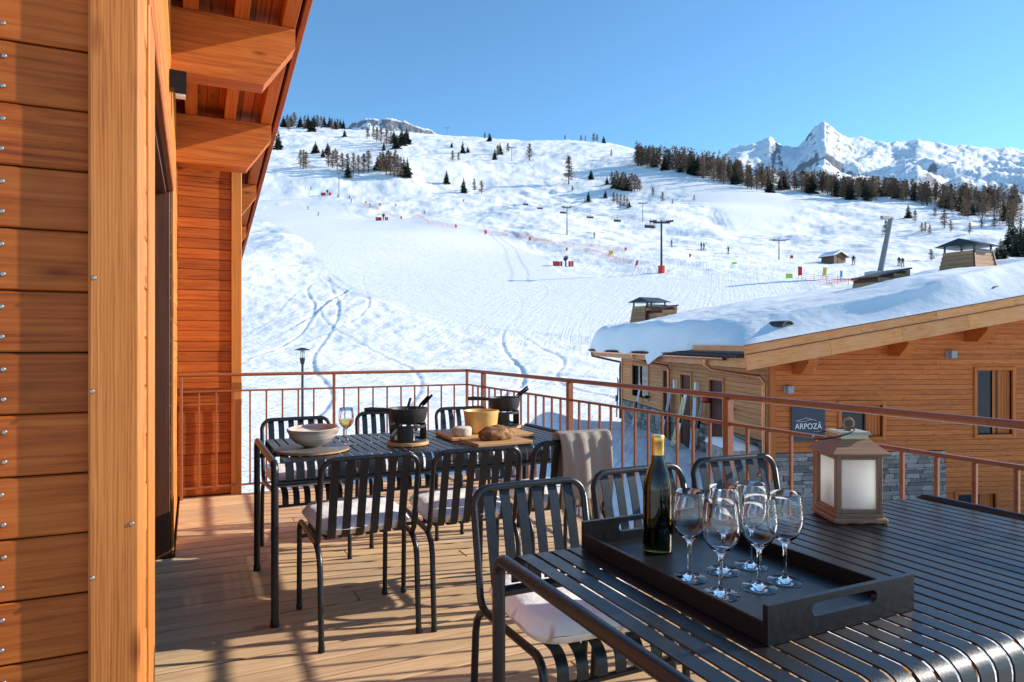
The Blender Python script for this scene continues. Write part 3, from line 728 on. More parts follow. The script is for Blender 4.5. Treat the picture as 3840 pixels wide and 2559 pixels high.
place_chair(2.11, 2.20, -1, 'black slatted chair between the wine glasses and the railing post', 'cream cushion on the chair beside the railing behind the glasses', R(-3))

# ------------------------------------------------------------------ tables (length along x)
def make_table(label, loc, Lx, Wy, rz=0.0):
    t = thing('slatted_table', label, 'table', loc, rz, 'black slatted garden tables')
    hx, hy, r = Lx / 2, Wy / 2, 0.017
    for sx in (-1, 1):
        x = sx * (hx - 0.018); p = [(x, -hy + 0.02, 0.01), (x, -hy + 0.02, 0.705)]
        for a in range(180, 89, -15): p.append((x, -hy + 0.06 + 0.04 * math.cos(R(a)), 0.705 + 0.04 * math.sin(R(a))))
        p2 = [(x, -q[1], q[2]) for q in reversed(p)]
        MB().tube(p + p2, r, 14).build('end_frame', M['metal'], t, smooth=True)
        for sy in (-1, 1):
            MB().lathe([(0.020, 0.0), (0.020, 0.028), (0.0175, 0.034)], 12, (x, sy * (hy - 0.02), 0)).build('foot_cap', M['black'], t, smooth=True)
    for sy in (-1, 1):
        MB().tube([(-hx + 0.03, sy * (hy - 0.018), 0.655), (hx - 0.03, sy * (hy - 0.018), 0.655)], 0.014, 12).build('side_rail', M['metal'], t, smooth=True)
    n = int(round((Lx - 0.115) / 0.0485)); pitch = (Lx - 0.115) / n
    path = [(-hy, 0.668), (-hy, 0.70)] + arc((-hy + 0.05, 0.70), 0.05, 180, 90, 6)[1:]
    path = path + [(-q[0], q[1]) for q in reversed(path)]
    me = MB().ribbon(path, pitch - 0.0105, 0.004).mesh('slat', M['metal'], True)
    for i in range(n): link('slat', me, t, (-hx + 0.0575 + pitch * (i + 0.5), 0, 0))
    return t
make_table('black slatted metal table carrying the tray, bottle, glasses and lantern', (1.545, 1.185, 0), 1.69, 0.90)
make_table('black slatted metal table set with fondue pots, bread and cheese', (1.195, 3.735, 0), 1.75, 0.90, R(0.5))
TZ = 0.7515

# ------------------------------------------------------------------ tray and what stands on it
TX0, TX1, TY0, TY1 = 0.942, 1.345, 0.922, 1.575
tr = thing('serving_tray', 'black wooden serving tray with slotted handles holding bottle and glasses', 'tray', ((TX0 + TX1) / 2, (TY0 + TY1) / 2, TZ))
hw, hl = (TX1 - TX0) / 2, (TY1 - TY0) / 2
MB().box(-hw + 0.012, hw - 0.012, -hl + 0.012, hl - 0.012, 0.0, 0.009).build('base', M['black'], tr)
for sx in (-1, 1): beam('side', (sx * (hw - 0.006), -hl + 0.0125, 0.0205), (sx * (hw - 0.006), hl - 0.0125, 0.0205), 0.012, 0.041, M['black'], tr, 0.002)
def end_board(sy):
    bm = bmesh.new(); out = [(-hw, 0), (hw, 0), (hw, 0.073), (-hw, 0.073)]
    slot = []
    for cx_, a0 in ((0.075, -90), (-0.075, 90)):
        for i in range(7): slot.append((cx_ + 0.015 * math.cos(R(a0 + 30 * i)), 0.047 + 0.013 * math.sin(R(a0 + 30 * i))))
    vo = [bm.verts.new((p[0], 0, p[1])) for p in out]; vi = [bm.verts.new((p[0], 0, p[1])) for p in slot]
    es = [bm.edges.new((l[i], l[(i + 1) % len(l)])) for l in (vo, vi) for i in range(len(l))]
    r_ = bmesh.ops.triangle_fill(bm, use_beauty=True, edges=es, use_dissolve=False)
    fs = [f for f in r_['geom'] if isinstance(f, bmesh.types.BMFace)]
    bad = [f for f in fs if abs(f.calc_center_median().x) < 0.085 and 0.035 < f.calc_center_median().z < 0.059 and all(v in vi for v in f.verts)]
    if bad: bmesh.ops.delete(bm, geom=bad, context='FACES')
    fs = [f for f in bm.faces]
    ex = bmesh.ops.extrude_face_region(bm, geom=fs); bmesh.ops.translate(bm, verts=[v for v in ex['geom'] if isinstance(v, bmesh.types.BMVert)], vec=(0, 0.012, 0))
    bmesh.ops.recalc_face_normals(bm, faces=bm.faces)
    me = bpy.data.meshes.new('end_board'); bm.to_mesh(me); bm.free(); me.materials.append(M['black'])
    link('end_board', me, tr, (0, -hl if sy < 0 else hl - 0.012, 0))
end_board(-1); end_board(1)
ZT_ = TZ + 0.0095
bt = thing('wine_bottle', 'dark olive wine bottle with a gold capsule standing on the tray', 'bottle', (1.097, 1.448, ZT_))
prof = [(0.030, 0.0), (0.0375, 0.004), (0.0385, 0.012), (0.0385, 0.150), (0.036, 0.178), (0.029, 0.205), (0.0205, 0.228), (0.0155, 0.25), (0.0145, 0.275), (0.0145, 0.292), (0.0155, 0.293), (0.0155, 0.298), (0.0125, 0.2985)]
inner = [(0.0115, 0.297), (0.0115, 0.25), (0.0170, 0.228), (0.0255, 0.205), (0.0325, 0.178), (0.0350, 0.150), (0.0350, 0.014), (0.028, 0.010)]
MB().lathe(prof + inner, 40).build('body', M['bottle'], bt, smooth=True)
MB().lathe([(0.027, 0.0108), (0.0346, 0.0145), (0.0346, 0.150), (0.0322, 0.176), (0.031, 0.182), (0.001, 0.1825)], 32).build('wine_filling', M['dark_wine'], bt, smooth=True)
MB().lathe([(0.0149, 0.249), (0.0158, 0.2495), (0.0156, 0.282), (0.0164, 0.2835), (0.0164, 0.2985), (0.0150, 0.3005), (0.002, 0.301)], 32).build('capsule', M['gold'], bt, smooth=True)
GP = [(0.0005, 0.004), (0.010, 0.0042), (0.030, 0.0020), (0.039, 0.0014), (0.0392, 0.0004), (0.0375, 0.0)]
def glass_profile():
    out = [(0.0375, 0.0), (0.0392, 0.0006), (0.0390, 0.0016), (0.028, 0.0032), (0.012, 0.0065), (0.0060, 0.012), (0.0042, 0.022), (0.0038, 0.045), (0.0042, 0.072), (0.0062, 0.084), (0.0125, 0.0925), (0.024, 0.101), (0.0345, 0.116), (0.0398, 0.134), (0.0405, 0.148), (0.0385, 0.172), (0.0350, 0.200), (0.0347, 0.2006)]
    inn = [(0.0342, 0.2003), (0.0376, 0.172), (0.0396, 0.148), (0.0389, 0.134), (0.0335, 0.1168), (0.0228, 0.1022), (0.010, 0.0955), (0.0006, 0.0945)]
    return out, inn
go, gi = glass_profile()
def make_glass(name, label, loc, group, filled=False):
    t = thing(name, label, 'glass', loc, 0, group)
    pr = go + gi
    mb = MB().lathe(pr, 36); mb.build('glass_body', M['glass'], t, smooth=True)
    if filled:
        w = [(0.0006, 0.0955), (0.0095, 0.0965), (0.0222, 0.1032), (0.0328, 0.1175), (0.0380, 0.1345), (0.0384, 0.138), (0.0006, 0.1381)]
        MB().lathe(w, 32).build('wine_filling', M['wine'], t, smooth=True)
    return t
gl = [((1.032, 1.245), 'empty wine glass beside the bottle on the tray'), ((1.026, 1.136), 'empty wine glass at the tray rim, in front of the bottle row'), ((1.137, 1.25), 'empty wine glass in the middle of the row beside the bottle'),
      ((1.222, 1.25), 'empty wine glass at the end of the bottle row, towards the lantern'), ((1.131, 1.132), 'empty wine glass in the middle of the row by the slotted handle'), ((1.215, 1.138), 'empty wine glass at the end of the handle row, towards the lantern')]
for (x, yy), lb in gl: make_glass('wine_glass', lb, (x, yy, ZT_), 'empty wine glasses on the tray')
# ------------------------------------------------------------------ lantern
la = thing('lantern', 'brown wooden lantern with frosted panes and a loop handle on the table', 'lantern', (1.872, 1.50, TZ), R(-25))
def lbox(name, x0, x1, y0, y1, z0, z1, mat, c=0.002):
    return link(name, cbox(x1 - x0, y1 - y0, z1 - z0, c, mat), la, ((x0 + x1) / 2, (y0 + y1) / 2, (z0 + z1) / 2))
lbox('base', -0.083, 0.083, -0.083, 0.083, 0, 0.016, M['lantern_wood'], 0.004); lbox('base_step', -0.074, 0.074, -0.074, 0.074, 0.0162, 0.028, M['lantern_wood'])
for sx in (-1, 1):
    for sy in (-1, 1):
        beam('corner_post', (sx * 0.0625, sy * 0.0625, 0.028), (sx * 0.0625, sy * 0.0625, 0.205), 0.017, 0.017, M['lantern_wood'], la, 0.002)
for k in range(4):
    a = k * math.pi / 2
    def rot(o): o.matrix_local = Matrix.Rotation(a, 4, 'Z') @ o.matrix_local; return o
    rot(link('frosted_pane', cbox(0.108, 0.003, 0.16, 0.0005, M['frosted']), la, (0, -0.0625, 0.116))) if False else None
    pn = link('frosted_pane', cbox(0.108, 0.003, 0.152, 0.0005, M['frosted']), la); pn.matrix_local = Matrix.Rotation(a, 4, 'Z') @ Matrix.Translation((0, -0.0615, 0.1165))
    for z in (0.0345, 0.1985):
        b = link('cross_rail', cbox(0.1075, 0.013, 0.012, 0.0015, M['lantern_wood']), la); b.matrix_local = Matrix.Rotation(a, 4, 'Z') @ Matrix.Translation((0, -0.0635, z))
def frustum(mb, s0, s1, z0, z1):
    mb.add([(-s0, -s0, z0), (s0, -s0, z0), (s0, s0, z0), (-s0, s0, z0), (-s1, -s1, z1), (s1, -s1, z1), (s1, s1, z1), (-s1, s1, z1)],
           [(0, 3, 2, 1), (4, 5, 6, 7), (0, 1, 5, 4), (1, 2, 6, 5), (2, 3, 7, 6), (3, 0, 4, 7)])
MB().lathe([(0.030, 0.0285), (0.030, 0.115), (0.027, 0.119), (0.004, 0.117), (0.002, 0.126), (0.0005, 0.1265)], 20).build('bounce_candle', M['white'], la, smooth=True)  # unseen white candle, added so its bounce brightens the frosted panes
mb = MB(); frustum(mb, 0.086, 0.089, 0.205, 0.213); frustum(mb, 0.088, 0.044, 0.2132, 0.252); mb.build('roof', M['lantern_wood'], la)
mb = MB(); frustum(mb, 0.042, 0.042, 0.2522, 0.266); frustum(mb, 0.049, 0.046, 0.2662, 0.274); mb.build('roof_cap', M['lantern_top'], la)
ring = [(0.0165 * math.cos(R(a)), 0, 0.295 + 0.0165 * math.sin(R(a))) for a in range(0, 361, 20)]
MB().lathe([(0.009, 0.274), (0.007, 0.279), (0.0005, 0.2795)], 12).tube(ring, 0.0045, 8, False).build('finial', M['lantern_wood'], la, smooth=True)
h = [(-0.05 + 0.062 * math.cos(R(a)) - 0.0, 0.055 * math.sin(R(a)) - 0.005, 0.281 - 0.018 * (1 - math.cos(R(a))) * 0.9) for a in range(0, 361, 15)]
MB().tube(h, 0.0022, 6, False).build('wire_handle', M['black'], la, smooth=True)

# ------------------------------------------------------------------ things on the fondue table
pl = thing('round_board', 'round grey topped wooden board under the stoneware bowl', 'board', (0.555, 3.60, TZ))
MB().lathe([(0.178, 0.0), (0.186, 0.003), (0.186, 0.011)], 48).build('wooden_disc', M['board'], pl, smooth=True)
MB().lathe([(0.186, 0.0112), (0.186, 0.014), (0.180, 0.0155), (0.001, 0.0155)], 48).build('slate_top', M['slate'], pl, smooth=True)
bw = MB().lathe([(0.045, 0.0), (0.048, 0.003), (0.078, 0.020), (0.112, 0.050), (0.128, 0.078), (0.133, 0.092), (0.131, 0.094), (0.124, 0.079), (0.107, 0.052), (0.072, 0.024), (0.001, 0.012)], 48)
tag(bw.build('stoneware_bowl', M['bowl'], None, (0.565, 3.63, TZ + 0.0157), smooth=True), 'wide striped stoneware bowl on the round board', 'bowl')
tag(MB().lathe([(0.045, 0.0), (0.048, 0.003), (0.078, 0.020), (0.110, 0.046), (0.126, 0.062), (0.124, 0.064), (0.105, 0.049), (0.072, 0.024), (0.001, 0.012)], 48).build('stoneware_bowl', M['bowl'], None, (0.568, 3.634, TZ + 0.050), (R(2), R(-2), 0), smooth=True), 'shallow stoneware bowl nested inside the larger striped bowl', 'bowl')
make_glass('wine_glass', 'wine glass of golden white wine beside the stoneware bowl', (0.752, 3.72, TZ), None, True)
def fondue(label, x, y_, rz, forks):
    t = thing('fondue_set', label, 'fondue set', (x, y_, TZ), rz)
    MB().lathe([(0.108, 0.0), (0.112, 0.003), (0.112, 0.016), (0.110, 0.019), (0.001, 0.019)], 48).build('wooden_base', M['board'], t, smooth=True)
    # burner shell with openings
    mb = MB(); n = 48; r0, r1 = 0.099, 0.095
    def seg(i0, i1, z0, z1):
        for i in range(i0, i1):
            a, b = 2 * math.pi * i / n, 2 * math.pi * (i + 1) / n
            mb.add([(r * math.cos(g), r * math.sin(g), z) for r, g, z in ((r0, a, z0), (r0, b, z0), (r0, b, z1), (r0, a, z1), (r1, a, z0), (r1, b, z0), (r1, b, z1), (r1, a, z1))],
                   [(0, 1, 2, 3), (7, 6, 5, 4), (0, 4, 5, 1), (3, 2, 6, 7), (1, 5, 6, 2), (4, 0, 3, 7)])
    seg(0, n, 0.0195, 0.032); seg(0, n, 0.095, 0.110)
    for k in range(3): seg(k * 16, k * 16 + 7, 0.032, 0.095)
    mb.build('burner_shell', M['iron'], t)
    MB().lathe([(0.094, 0.0196), (0.094, 0.022), (0.04, 0.023), (0.04, 0.05), (0.032, 0.058), (0.016, 0.060), (0.001, 0.060)], 28).build('burner', M['steel'], t, smooth=True)
    for k in range(4):
        a = math.pi / 2 * k + 0.5
        beam('pot_rest', (0.075 * math.cos(a), 0.075 * math.sin(a), 0.1155), (0.105 * math.cos(a), 0.105 * math.sin(a), 0.1155), 0.008, 0.010, M['steel'], t)
    p = MB().lathe([(0.075, 0.1205), (0.088, 0.124), (0.096, 0.135), (0.104, 0.180), (0.107, 0.196), (0.105, 0.198), (0.101, 0.194), (0.096, 0.160), (0.085, 0.136), (0.001, 0.134)], 48).build('pot', M['iron'], t, smooth=True)
    MB().tube([(-0.100, 0, 0.184), (-0.125, 0, 0.188), (-0.20, 0, 0.190), (-0.235, 0, 0.188)], [0.010, 0.011, 0.013, 0.011], 10).build('pot_handle', M['iron'], p, smooth=True)
    for (x0, y0, x1, y1, z1) in forks:
        a = Vector((x0, y0, 0.140)); b = Vector((x1, y1, z1)); m = a.lerp(b, 0.52)
        f = MB().tube([a, m], 0.0020, 6).build('fondue_fork', M['steel'], t)
        MB().tube([m, m.lerp(b, 0.2), b], [0.004, 0.0075, 0.0068], 8).build('fork_handle', M['black'], f, smooth=True)
    return t
fondue('black cast iron fondue pot on burner beside the wine glass, handle outwards', 1.061, 3.60, R(-22), [(-0.02, 0, 0.012, 0.02, 0.25), (0.0, 0.02, 0.11, 0.01, 0.262), (0.02, 0.03, 0.13, -0.0, 0.268)])
fondue('black cast iron fondue pot on burner at the railing corner of the table', 1.835, 4.045, R(-26), [(0.0, 0.03, 0.155, 0.02, 0.268), (0.01, 0.0, 0.16, -0.02, 0.255)])
def tboard(label, x0, x1, y0, y1, rz):
    o = link('serving_board', cbox(x1 - x0, y1 - y0, 0.02, 0.004, M['board']), None, ((x0 + x1) / 2, (y0 + y1) / 2, TZ + 0.0102), (0, 0, rz)); tag(o, label, 'board')
tboard('long wooden serving board under the yellow pot', 1.31, 1.83, 3.585, 3.88, R(-1))
tboard('square wooden serving board under the bread loaf', 1.345, 1.675, 3.315, 3.565, R(3))
BZ = TZ + 0.0205
# bread
mb = bmesh.new(); bmesh.ops.create_icosphere(mb, subdivisions=4, radius=1.0)
for v in mb.verts:
    c = v.co; n_ = 0.06 * math.sin(7 * c.x + 3 * c.y) * math.cos(6 * c.z + 2 * c.x) + 0.03 * math.sin(17 * c.x) * math.sin(13 * c.y + 1)
    slash = 0.05 * math.exp(-((abs(c.x + 0.35 * c.y) % 0.5 - 0.25) / 0.05) ** 2) if c.z > 0.3 else 0
    k = 1 + n_ - slash; v.co = Vector((c.x * 0.108 * k, c.y * 0.062 * k, (max(c.z, -0.55) * 0.5 + 0.275) * 0.098 * (k if c.z > -0.5 else 1)))
me = bpy.data.meshes.new('bread_loaf'); mb.to_mesh(me); mb.free(); me.materials.append(M['bread']); me.polygons.foreach_set('use_smooth', [True] * len(me.polygons))
tag(link('bread_loaf', me, None, (1.515, 3.44, BZ), (0, 0, R(6))), 'crusty seeded bread loaf on the square board', 'bread')
tag(MB().lathe([(0.046, 0.0), (0.053, 0.004), (0.055, 0.012), (0.055, 0.040), (0.052, 0.048), (0.045, 0.052), (0.001, 0.053)], 36).build('small_cheese', M['tomme'], None, (1.395, 3.655, BZ), smooth=True), 'small pale round cheese on the long board', 'cheese')
tag(MB().lathe([(0.078, 0.0), (0.088, 0.003), (0.0915, 0.012), (0.103, 0.118), (0.106, 0.126), (0.105, 0.130), (0.101, 0.131), (0.097, 0.126), (0.087, 0.02), (0.080, 0.010), (0.001, 0.009)], 48).build('yellow_pot', M['cheese'], None, (1.55, 3.745, BZ), smooth=True), 'tapered yellow stoneware pot behind the bread loaf', 'pot')

# throw over the third chair's back
def throw():
    t = thing('wool_throw', 'grey wool throw with fringe draped over a chair back', 'throw', (1.79, 3.035, 0))
    n, m = 34, 40; vs_ = []; prof = []
    # outside (towards the viewer, -y) hem -> over the top -> inside hem
    Ltot = 0.30 + 0.05 + 0.22
    for j in range(m + 1):
        s = j / m * Ltot
        if s < 0.30: prof.append((-0.105 + 0.012 * (0.30 - s) / 0.30, 0.53 + s * 0.985))
        elif s < 0.35:
            a = (s - 0.30) / 0.05 * math.pi; prof.append((-0.066 - 0.036 * math.cos(a), 0.828 + 0.028 * math.sin(a)))
        else: prof.append((-0.030 + (s - 0.35) * 0.14, 0.828 - (s - 0.35)))
    for j, (y_, z) in enumerate(prof):
        for i in range(n + 1):
            u = i / n; hang = abs(j / m - 0.58)
            fold = 0.020 * math.sin(u * 9.5 + 0.8 + 0.5 * math.sin(j * .09)) * (0.12 + 1.2 * hang) + 0.005 * math.sin(u * 23 + j * 0.08)
            w = 0.29 * (1 - 0.10 * hang * 2)
            dz = (-0.05 * (u - 0.35) if j < m * 0.5 else 0.03 * u) * hang * 2
            side = -1 if j < m * 0.57 else 1
            vs_.append(((u - 0.5) * w + 0.012 * math.sin(j * 0.15 + u), y_ + (fold if True else 0) + side * 0.004, z + dz))
    fs = [(j * (n + 1) + i, j * (n + 1) + i + 1, (j + 1) * (n + 1) + i + 1, (j + 1) * (n + 1) + i) for j in range(m) for i in range(n)]
    mb = MB(); mb.add(vs_, fs); o = mb.build('cloth', M['throw'], t, smooth=True)
    md = o.modifiers.new('thickness', 'SOLIDIFY'); md.thickness = 0.012; md.offset = 0
    fr = MB(); rnd = random.Random(9)
    for i in range(70):
        u = rnd.random(); k = int(u * n); p = Vector(vs_[k]); q = p + Vector((rnd.uniform(-.012, .012), rnd.uniform(-.012, .006), -rnd.uniform(0.06, 0.11)))
        fr.tube([p + Vector((0, 0, 0.004)), p.lerp(q, .5) + Vector((rnd.uniform(-.006, .006), 0, 0)), q], [0.0028, 0.0024, 0.0012], 4)
    f = fr.build('fringe', M['fringe'], t); f['kind'] = 'stuff'
    t.rotation_euler = (0, 0, R(-3))
throw()

# ------------------------------------------------------------------ street lamp on the snow
def street_lamp():
    d = 23.0; p = pt(695 * DS, 1306, d=d); zg = tz(p.x, p.y)
    t = thing('street_lamp', 'black street lamp with flat disc head standing in the snow', 'street lamp', (p.x, p.y, zg - 0.05)); H = p.z - zg + 0.05
    MB().tube([(0, 0, 0), (0, 0, 1.0), (0, 0, H - 0.55)], [0.06, 0.045, 0.04], 12).build('pole', M['pylon_dark'], t, smooth=True)
    MB().lathe([(0.045, H - 0.55), (0.07, H - 0.50), (0.09, H - 0.36), (0.09, H - 0.33), (0.03, H - 0.33)], 16).build('lamp_base', M['pylon_dark'], t, smooth=True)
    for k in range(3):
        a = 2.1 * k + 0.4; beam('strut', (0.075 * math.cos(a), 0.075 * math.sin(a), H - 0.34), (0.075 * math.cos(a), 0.075 * math.sin(a), H - 0.06), 0.012, 0.012, M['pylon_dark'], t)
    MB().lathe([(0.06, H - 0.33), (0.065, H - 0.08), (0.06, H - 0.075)], 16).build('lamp_glass', M['frosted'], t, smooth=True)
    MB().lathe([(0.03, H - 0.085), (0.26, H - 0.075), (0.27, H - 0.06), (0.12, H - 0.01), (0.08, H + 0.01), (0.001, H + 0.02)], 24).build('lamp_shade', M['pylon_dark'], t, smooth=True)
street_lamp()

# ------------------------------------------------------------------ neighbour chalet (own axes: x along its gable front, y into the depth)
NO = Vector((NBW * BX + NBU * AX, NBW * BY + NBU * AY, 0)); NRZ = math.atan2(BY, BX)
nb = thing('neighbour_chalet', 'snow laden timber chalet with stone base beyond the railing', 'chalet', (NO.x, NO.y, 0), NRZ)
def nfront(cx, cy, ly=0.0):
    """photo pixel (of the 2200,900 crop at 1.4348) -> x,z on the plane y = ly"""
    x, y_ = 2200 + cx / 1.4348, 900 + cy / 1.4348
    t = (x - CX) / FPX; u = NBU + ly
    w = u * (.9945 * t + .1045) / (.9945 - .1045 * t); d = .9945 * u + .1045 * w
    return w - NBW, CAMH - (y_ - YH) / FPX * d
def nleft(cx, cy, lx=0.0):
    x, y_ = 2200 + cx / 1.4348, 900 + cy / 1.4348
    t = (x - CX) / FPX; w = NBW + lx
    u = w * (.9945 - .1045 * t) / (.9945 * t + .1045); d = .9945 * u + .1045 * w
    return u - NBU, CAMH - (y_ - YH) / FPX * d
PN, EX, EZ, FY, BYE = 0.172, -1.04, 0.70, -1.0, 14.2     # pitch, eave x, underside height at the eave, front edge, back edge
RXR = 13.0                                               # ridge
def nroof(x): return EZ + PN * (x - EX) if x < RXR else EZ + PN * (2 * RXR - EX - x)
def nbx(mb, name, mat, par=nb, smooth=False): return mb.build(name, mat, par, smooth=smooth)
# openings on the front (x0,x1,z0,z1)
def rect_f(c0, c1, r0, r1):
    a = nfront(c0, r0); b = nfront(c1, r1); return (a[0], b[0], b[1], a[1])
def rect_l(c0, c1, r0, r1):
    a = nleft(c1, r1); b = nleft(c0, r0); z1 = (nleft(c1, 0)[1], ); return (a[0], b[0])
W1 = rect_f(1368, 1590, 885, 1058); W2 = rect_f(2098, 2288, 703, 1045); W3 = (4.75, 5.75, -3.6, -2.35)
STX = nfront(1930, 1150)[0]; STZ = -1.28
gable = MB().prism([(0.02, -4.6), (24, -4.6), (24, nroof(24) + .02), (RXR, nroof(RXR) + .02), (0.02, nroof(0) + .02)], 0.16, 0.40)
gw = nbx(gable, 'front_wall', M['joint'])
planks(gw, 'plank', (0, 0.022, 0), (1, 0, 0), (0, -1, 0), 0.10, 9.5, STZ, 3.0, 0.122, 0.022, M['nlarch'], holes=[W1, W2],
       clip=lambda z, a, b: (max(a, EX + (z - EZ) / PN - 0.35), b), joints=3.0)
planks(gw, 'plank', (0, 0.022, 0), (1, 0, 0), (0, -1, 0), STX, 9.5, -4.5, STZ, 0.122, 0.022, M['nlarch'], holes=[W3], joints=3.0)
sw = nbx(MB().box(0.16, 0.40, 0.41, 12.89, -3.2, nroof(0.1)), 'side_wall', M['joint'])
bk = nbx(MB().box(0.03, 24, 12.9, 13.1, -4.6, 0.8), 'back_wall', M['nside'])
beam('corner_post', (0.04, -0.012, -1.9), (0.04, -0.012, 0.86), 0.13, 0.12, M['nlarch'], nb)
beam('corner_post', (0.04, 13.08, -1.9), (0.04, 13.08, 0.86), 0.12, 0.12, M['nside'], nb)
# openings on the side (y0,y1,z0,z1)
D3 = (nleft(735, 0)[0], nleft(663, 0)[0], -1.95, 0.26); D2 = (nleft(562, 0)[0], nleft(508, 0)[0], -1.95, 0.30); D1 = (nleft(440, 0)[0], nleft(415, 0)[0], -1.95, 0.36)
SWN = (nleft(333, 0)[0], nleft(248, 0)[0], -0.78, 0.46)
planks(sw, 'plank', (0.022, 0, 0), (0, 1, 0), (-1, 0, 0), 0.06, 13.0, -1.05, 0.86, 0.122, 0.022, M['nside'], holes=[D1, D2, D3, SWN], joints=3.5)
def window(r, par, fm, depth=0.10, shut=0.0, side=False):
    x0, x1, z0, z1 = r; fw = 0.085
    wo = (MB().box(x0, x1, depth, depth + 0.02, z0, z1) if not side else MB().box(depth, depth + 0.02, x0, x1, z0, z1)).build('window', M['window'], par)
    def P(a, z, o): return (a, o, z) if not side else (o, a, z)
    o = -0.012
    for (a, b) in (((x0 - fw / 2, z0 - fw), (x0 - fw / 2, z1 + fw)), ((x1 + fw / 2, z0 - fw), (x1 + fw / 2, z1 + fw))):
        beam('frame', P(a[0], a[1], o), P(b[0], b[1], o), (fw if not side else 0.05), (0.05 if not side else fw), fm, wo)
    for z in (z0 - fw / 2, z1 + fw / 2):
        beam('frame', P(x0 + .002, z, o), P(x1 - .002, z, o), 0.05, fw, fm, wo)
    beam('mullion', P(x0 + (x1 - x0) * 0.62, z0, depth - 0.02), P(x0 + (x1 - x0) * 0.62, z1, depth - 0.02), 0.04 if not side else 0.05, 0.05, M['door'], wo)
    if shut:
        xs = x0 + (x1 - x0) * (1 - shut); q = MB()
        n = max(3, int((x1 - xs) / 0.075))
        for i in range(n):
            a, b = xs + (x1 - xs) * i / n, xs + (x1 - xs) * (i + 1) / n
            zc = (z0 + z1) / 2
            so = beam('shutter_slat', P((a + b) / 2, z0 + .004, depth - 0.03), P((a + b) / 2, z1 - .004, depth - 0.03), 0.012 if side else (b - a) * 0.9, (b - a) * 0.9 if side else 0.012, M['nlarch'], wo)
    return wo
window(W1, nb, M['nlarch'], shut=0.38); window(W2, nb, M['nlarch'], shut=0.5); window(W3, nb, M['nlarch'], shut=0.4)
window(SWN, nb, M['nside'], side=True)
for (y0, y1, z0, z1) in (D1, D2, D3):
    o = MB().box(0.06, 0.09, y0, y1, z0, z1).build('door', M['door'], nb)
    n = max(4, int((y1 - y0) / 0.12))
    for i in range(n):
        ym = y0 + (y1 - y0) * (i + .5) / n; beam('door_board', (0.052, ym, z0), (0.052, ym, z1), 0.014, (y1 - y0) / n - 0.008, M['door'], o, 0.002)
    for ym in (y0 - 0.045, y1 + 0.045): beam('frame', (-0.012, ym, z0), (-0.012, ym, z1 + 0.09), 0.05, 0.085, M['nside'], o)
    beam('frame', (-0.012, y0, z1 + 0.045), (-0.012, y1, z1 + 0.045), 0.05, 0.085, M['nside'], o)
    beam('handle', (-0.02, y0 + 0.12, -0.85), (0.05, y0 + 0.12, -0.85), 0.02, 0.02, M['steel'], o)
# stone base, stone by stone
sb = nbx(MB().box(0.025, STX, 0.03, 0.24, -4.6, STZ - 0.005), 'stone_base', M['joint'])
rnd = random.Random(7); stones = []
for i in range(14):
    bm = bmesh.new(); bmesh.ops.create_cube(bm, size=1.0); bmesh.ops.bevel(bm, geom=bm.edges[:], offset=0.08, segments=1, affect='EDGES')
    for v in bm.verts: v.co += Vector((rnd.uniform(-.04, .04), rnd.uniform(-.05, .05), rnd.uniform(-.05, .05)))
    me = bpy.data.meshes.new('stone'); bm.to_mesh(me); bm.free(); me.materials.append(M['stone']); stones.append(me)
z = STZ - 0.012; cnt = 0
while z > -3.0:
    hgt = rnd.uniform(0.055, 0.125); x = 0.0
    while x < STX - 0.03:
        l = min(rnd.uniform(0.14, 0.48), STX - x)
        o = link('stone', rnd.choice(stones), sb, (x + l / 2, 0.012, z - hgt / 2)); o.scale = (l * 0.97, 0.08 + rnd.uniform(0, .035), hgt * 0.95); cnt += 1
        x += l
    z -= hgt
sb2 = nbx(MB().box(0.026, 0.24, 0.10, 13.0, -3.2, -1.06), 'stone_plinth', M['joint'])
z = -1.07; 
while z > -2.75:
    hgt = rnd.uniform(0.10, 0.17); x = 0.05
    while x < 12.95:
        l = min(rnd.uniform(0.25, 0.6), 12.95 - x)
        if not any(a - 0.1 < x + l / 2 < b + 0.1 for a, b, _, _ in (D1, D2, D3)):
            o = link('stone', rnd.choice(stones), sb2, (0.012, x + l / 2, z - hgt / 2), (0, 0, R(90))); o.scale = (l * 0.97, 0.09 + rnd.uniform(0, .035), hgt * 0.95)
        x += l
    z -= hgt
# snow topped stone kerb beside the nearest door
kb = nbx(MB().box(-0.75, -0.03, 0.35, 2.0, -2.4, -1.25), 'stone_kerb', M['stone'])
v = []; f = []; n = 14
for i in range(n + 1):
    for j in range(n + 1):
        a, b = i / n, j / n; e = min(a, 1 - a, b, 1 - b) * 5
        v.append((-0.82 + 0.80 * a, 0.30 + 1.75 * b, -1.262 + 0.22 * math.sqrt(min(1, e)) * (0.8 + 0.3 * math.sin(5 * a + 3 * b))))
f = [(i * (n + 1) + j, (i + 1) * (n + 1) + j, (i + 1) * (n + 1) + j + 1, i * (n + 1) + j + 1) for i in range(n) for j in range(n)]
mb = MB(); mb.add(v, f); kso = mb.build('kerb_snow', M['snow_roof'], kb, smooth=True)
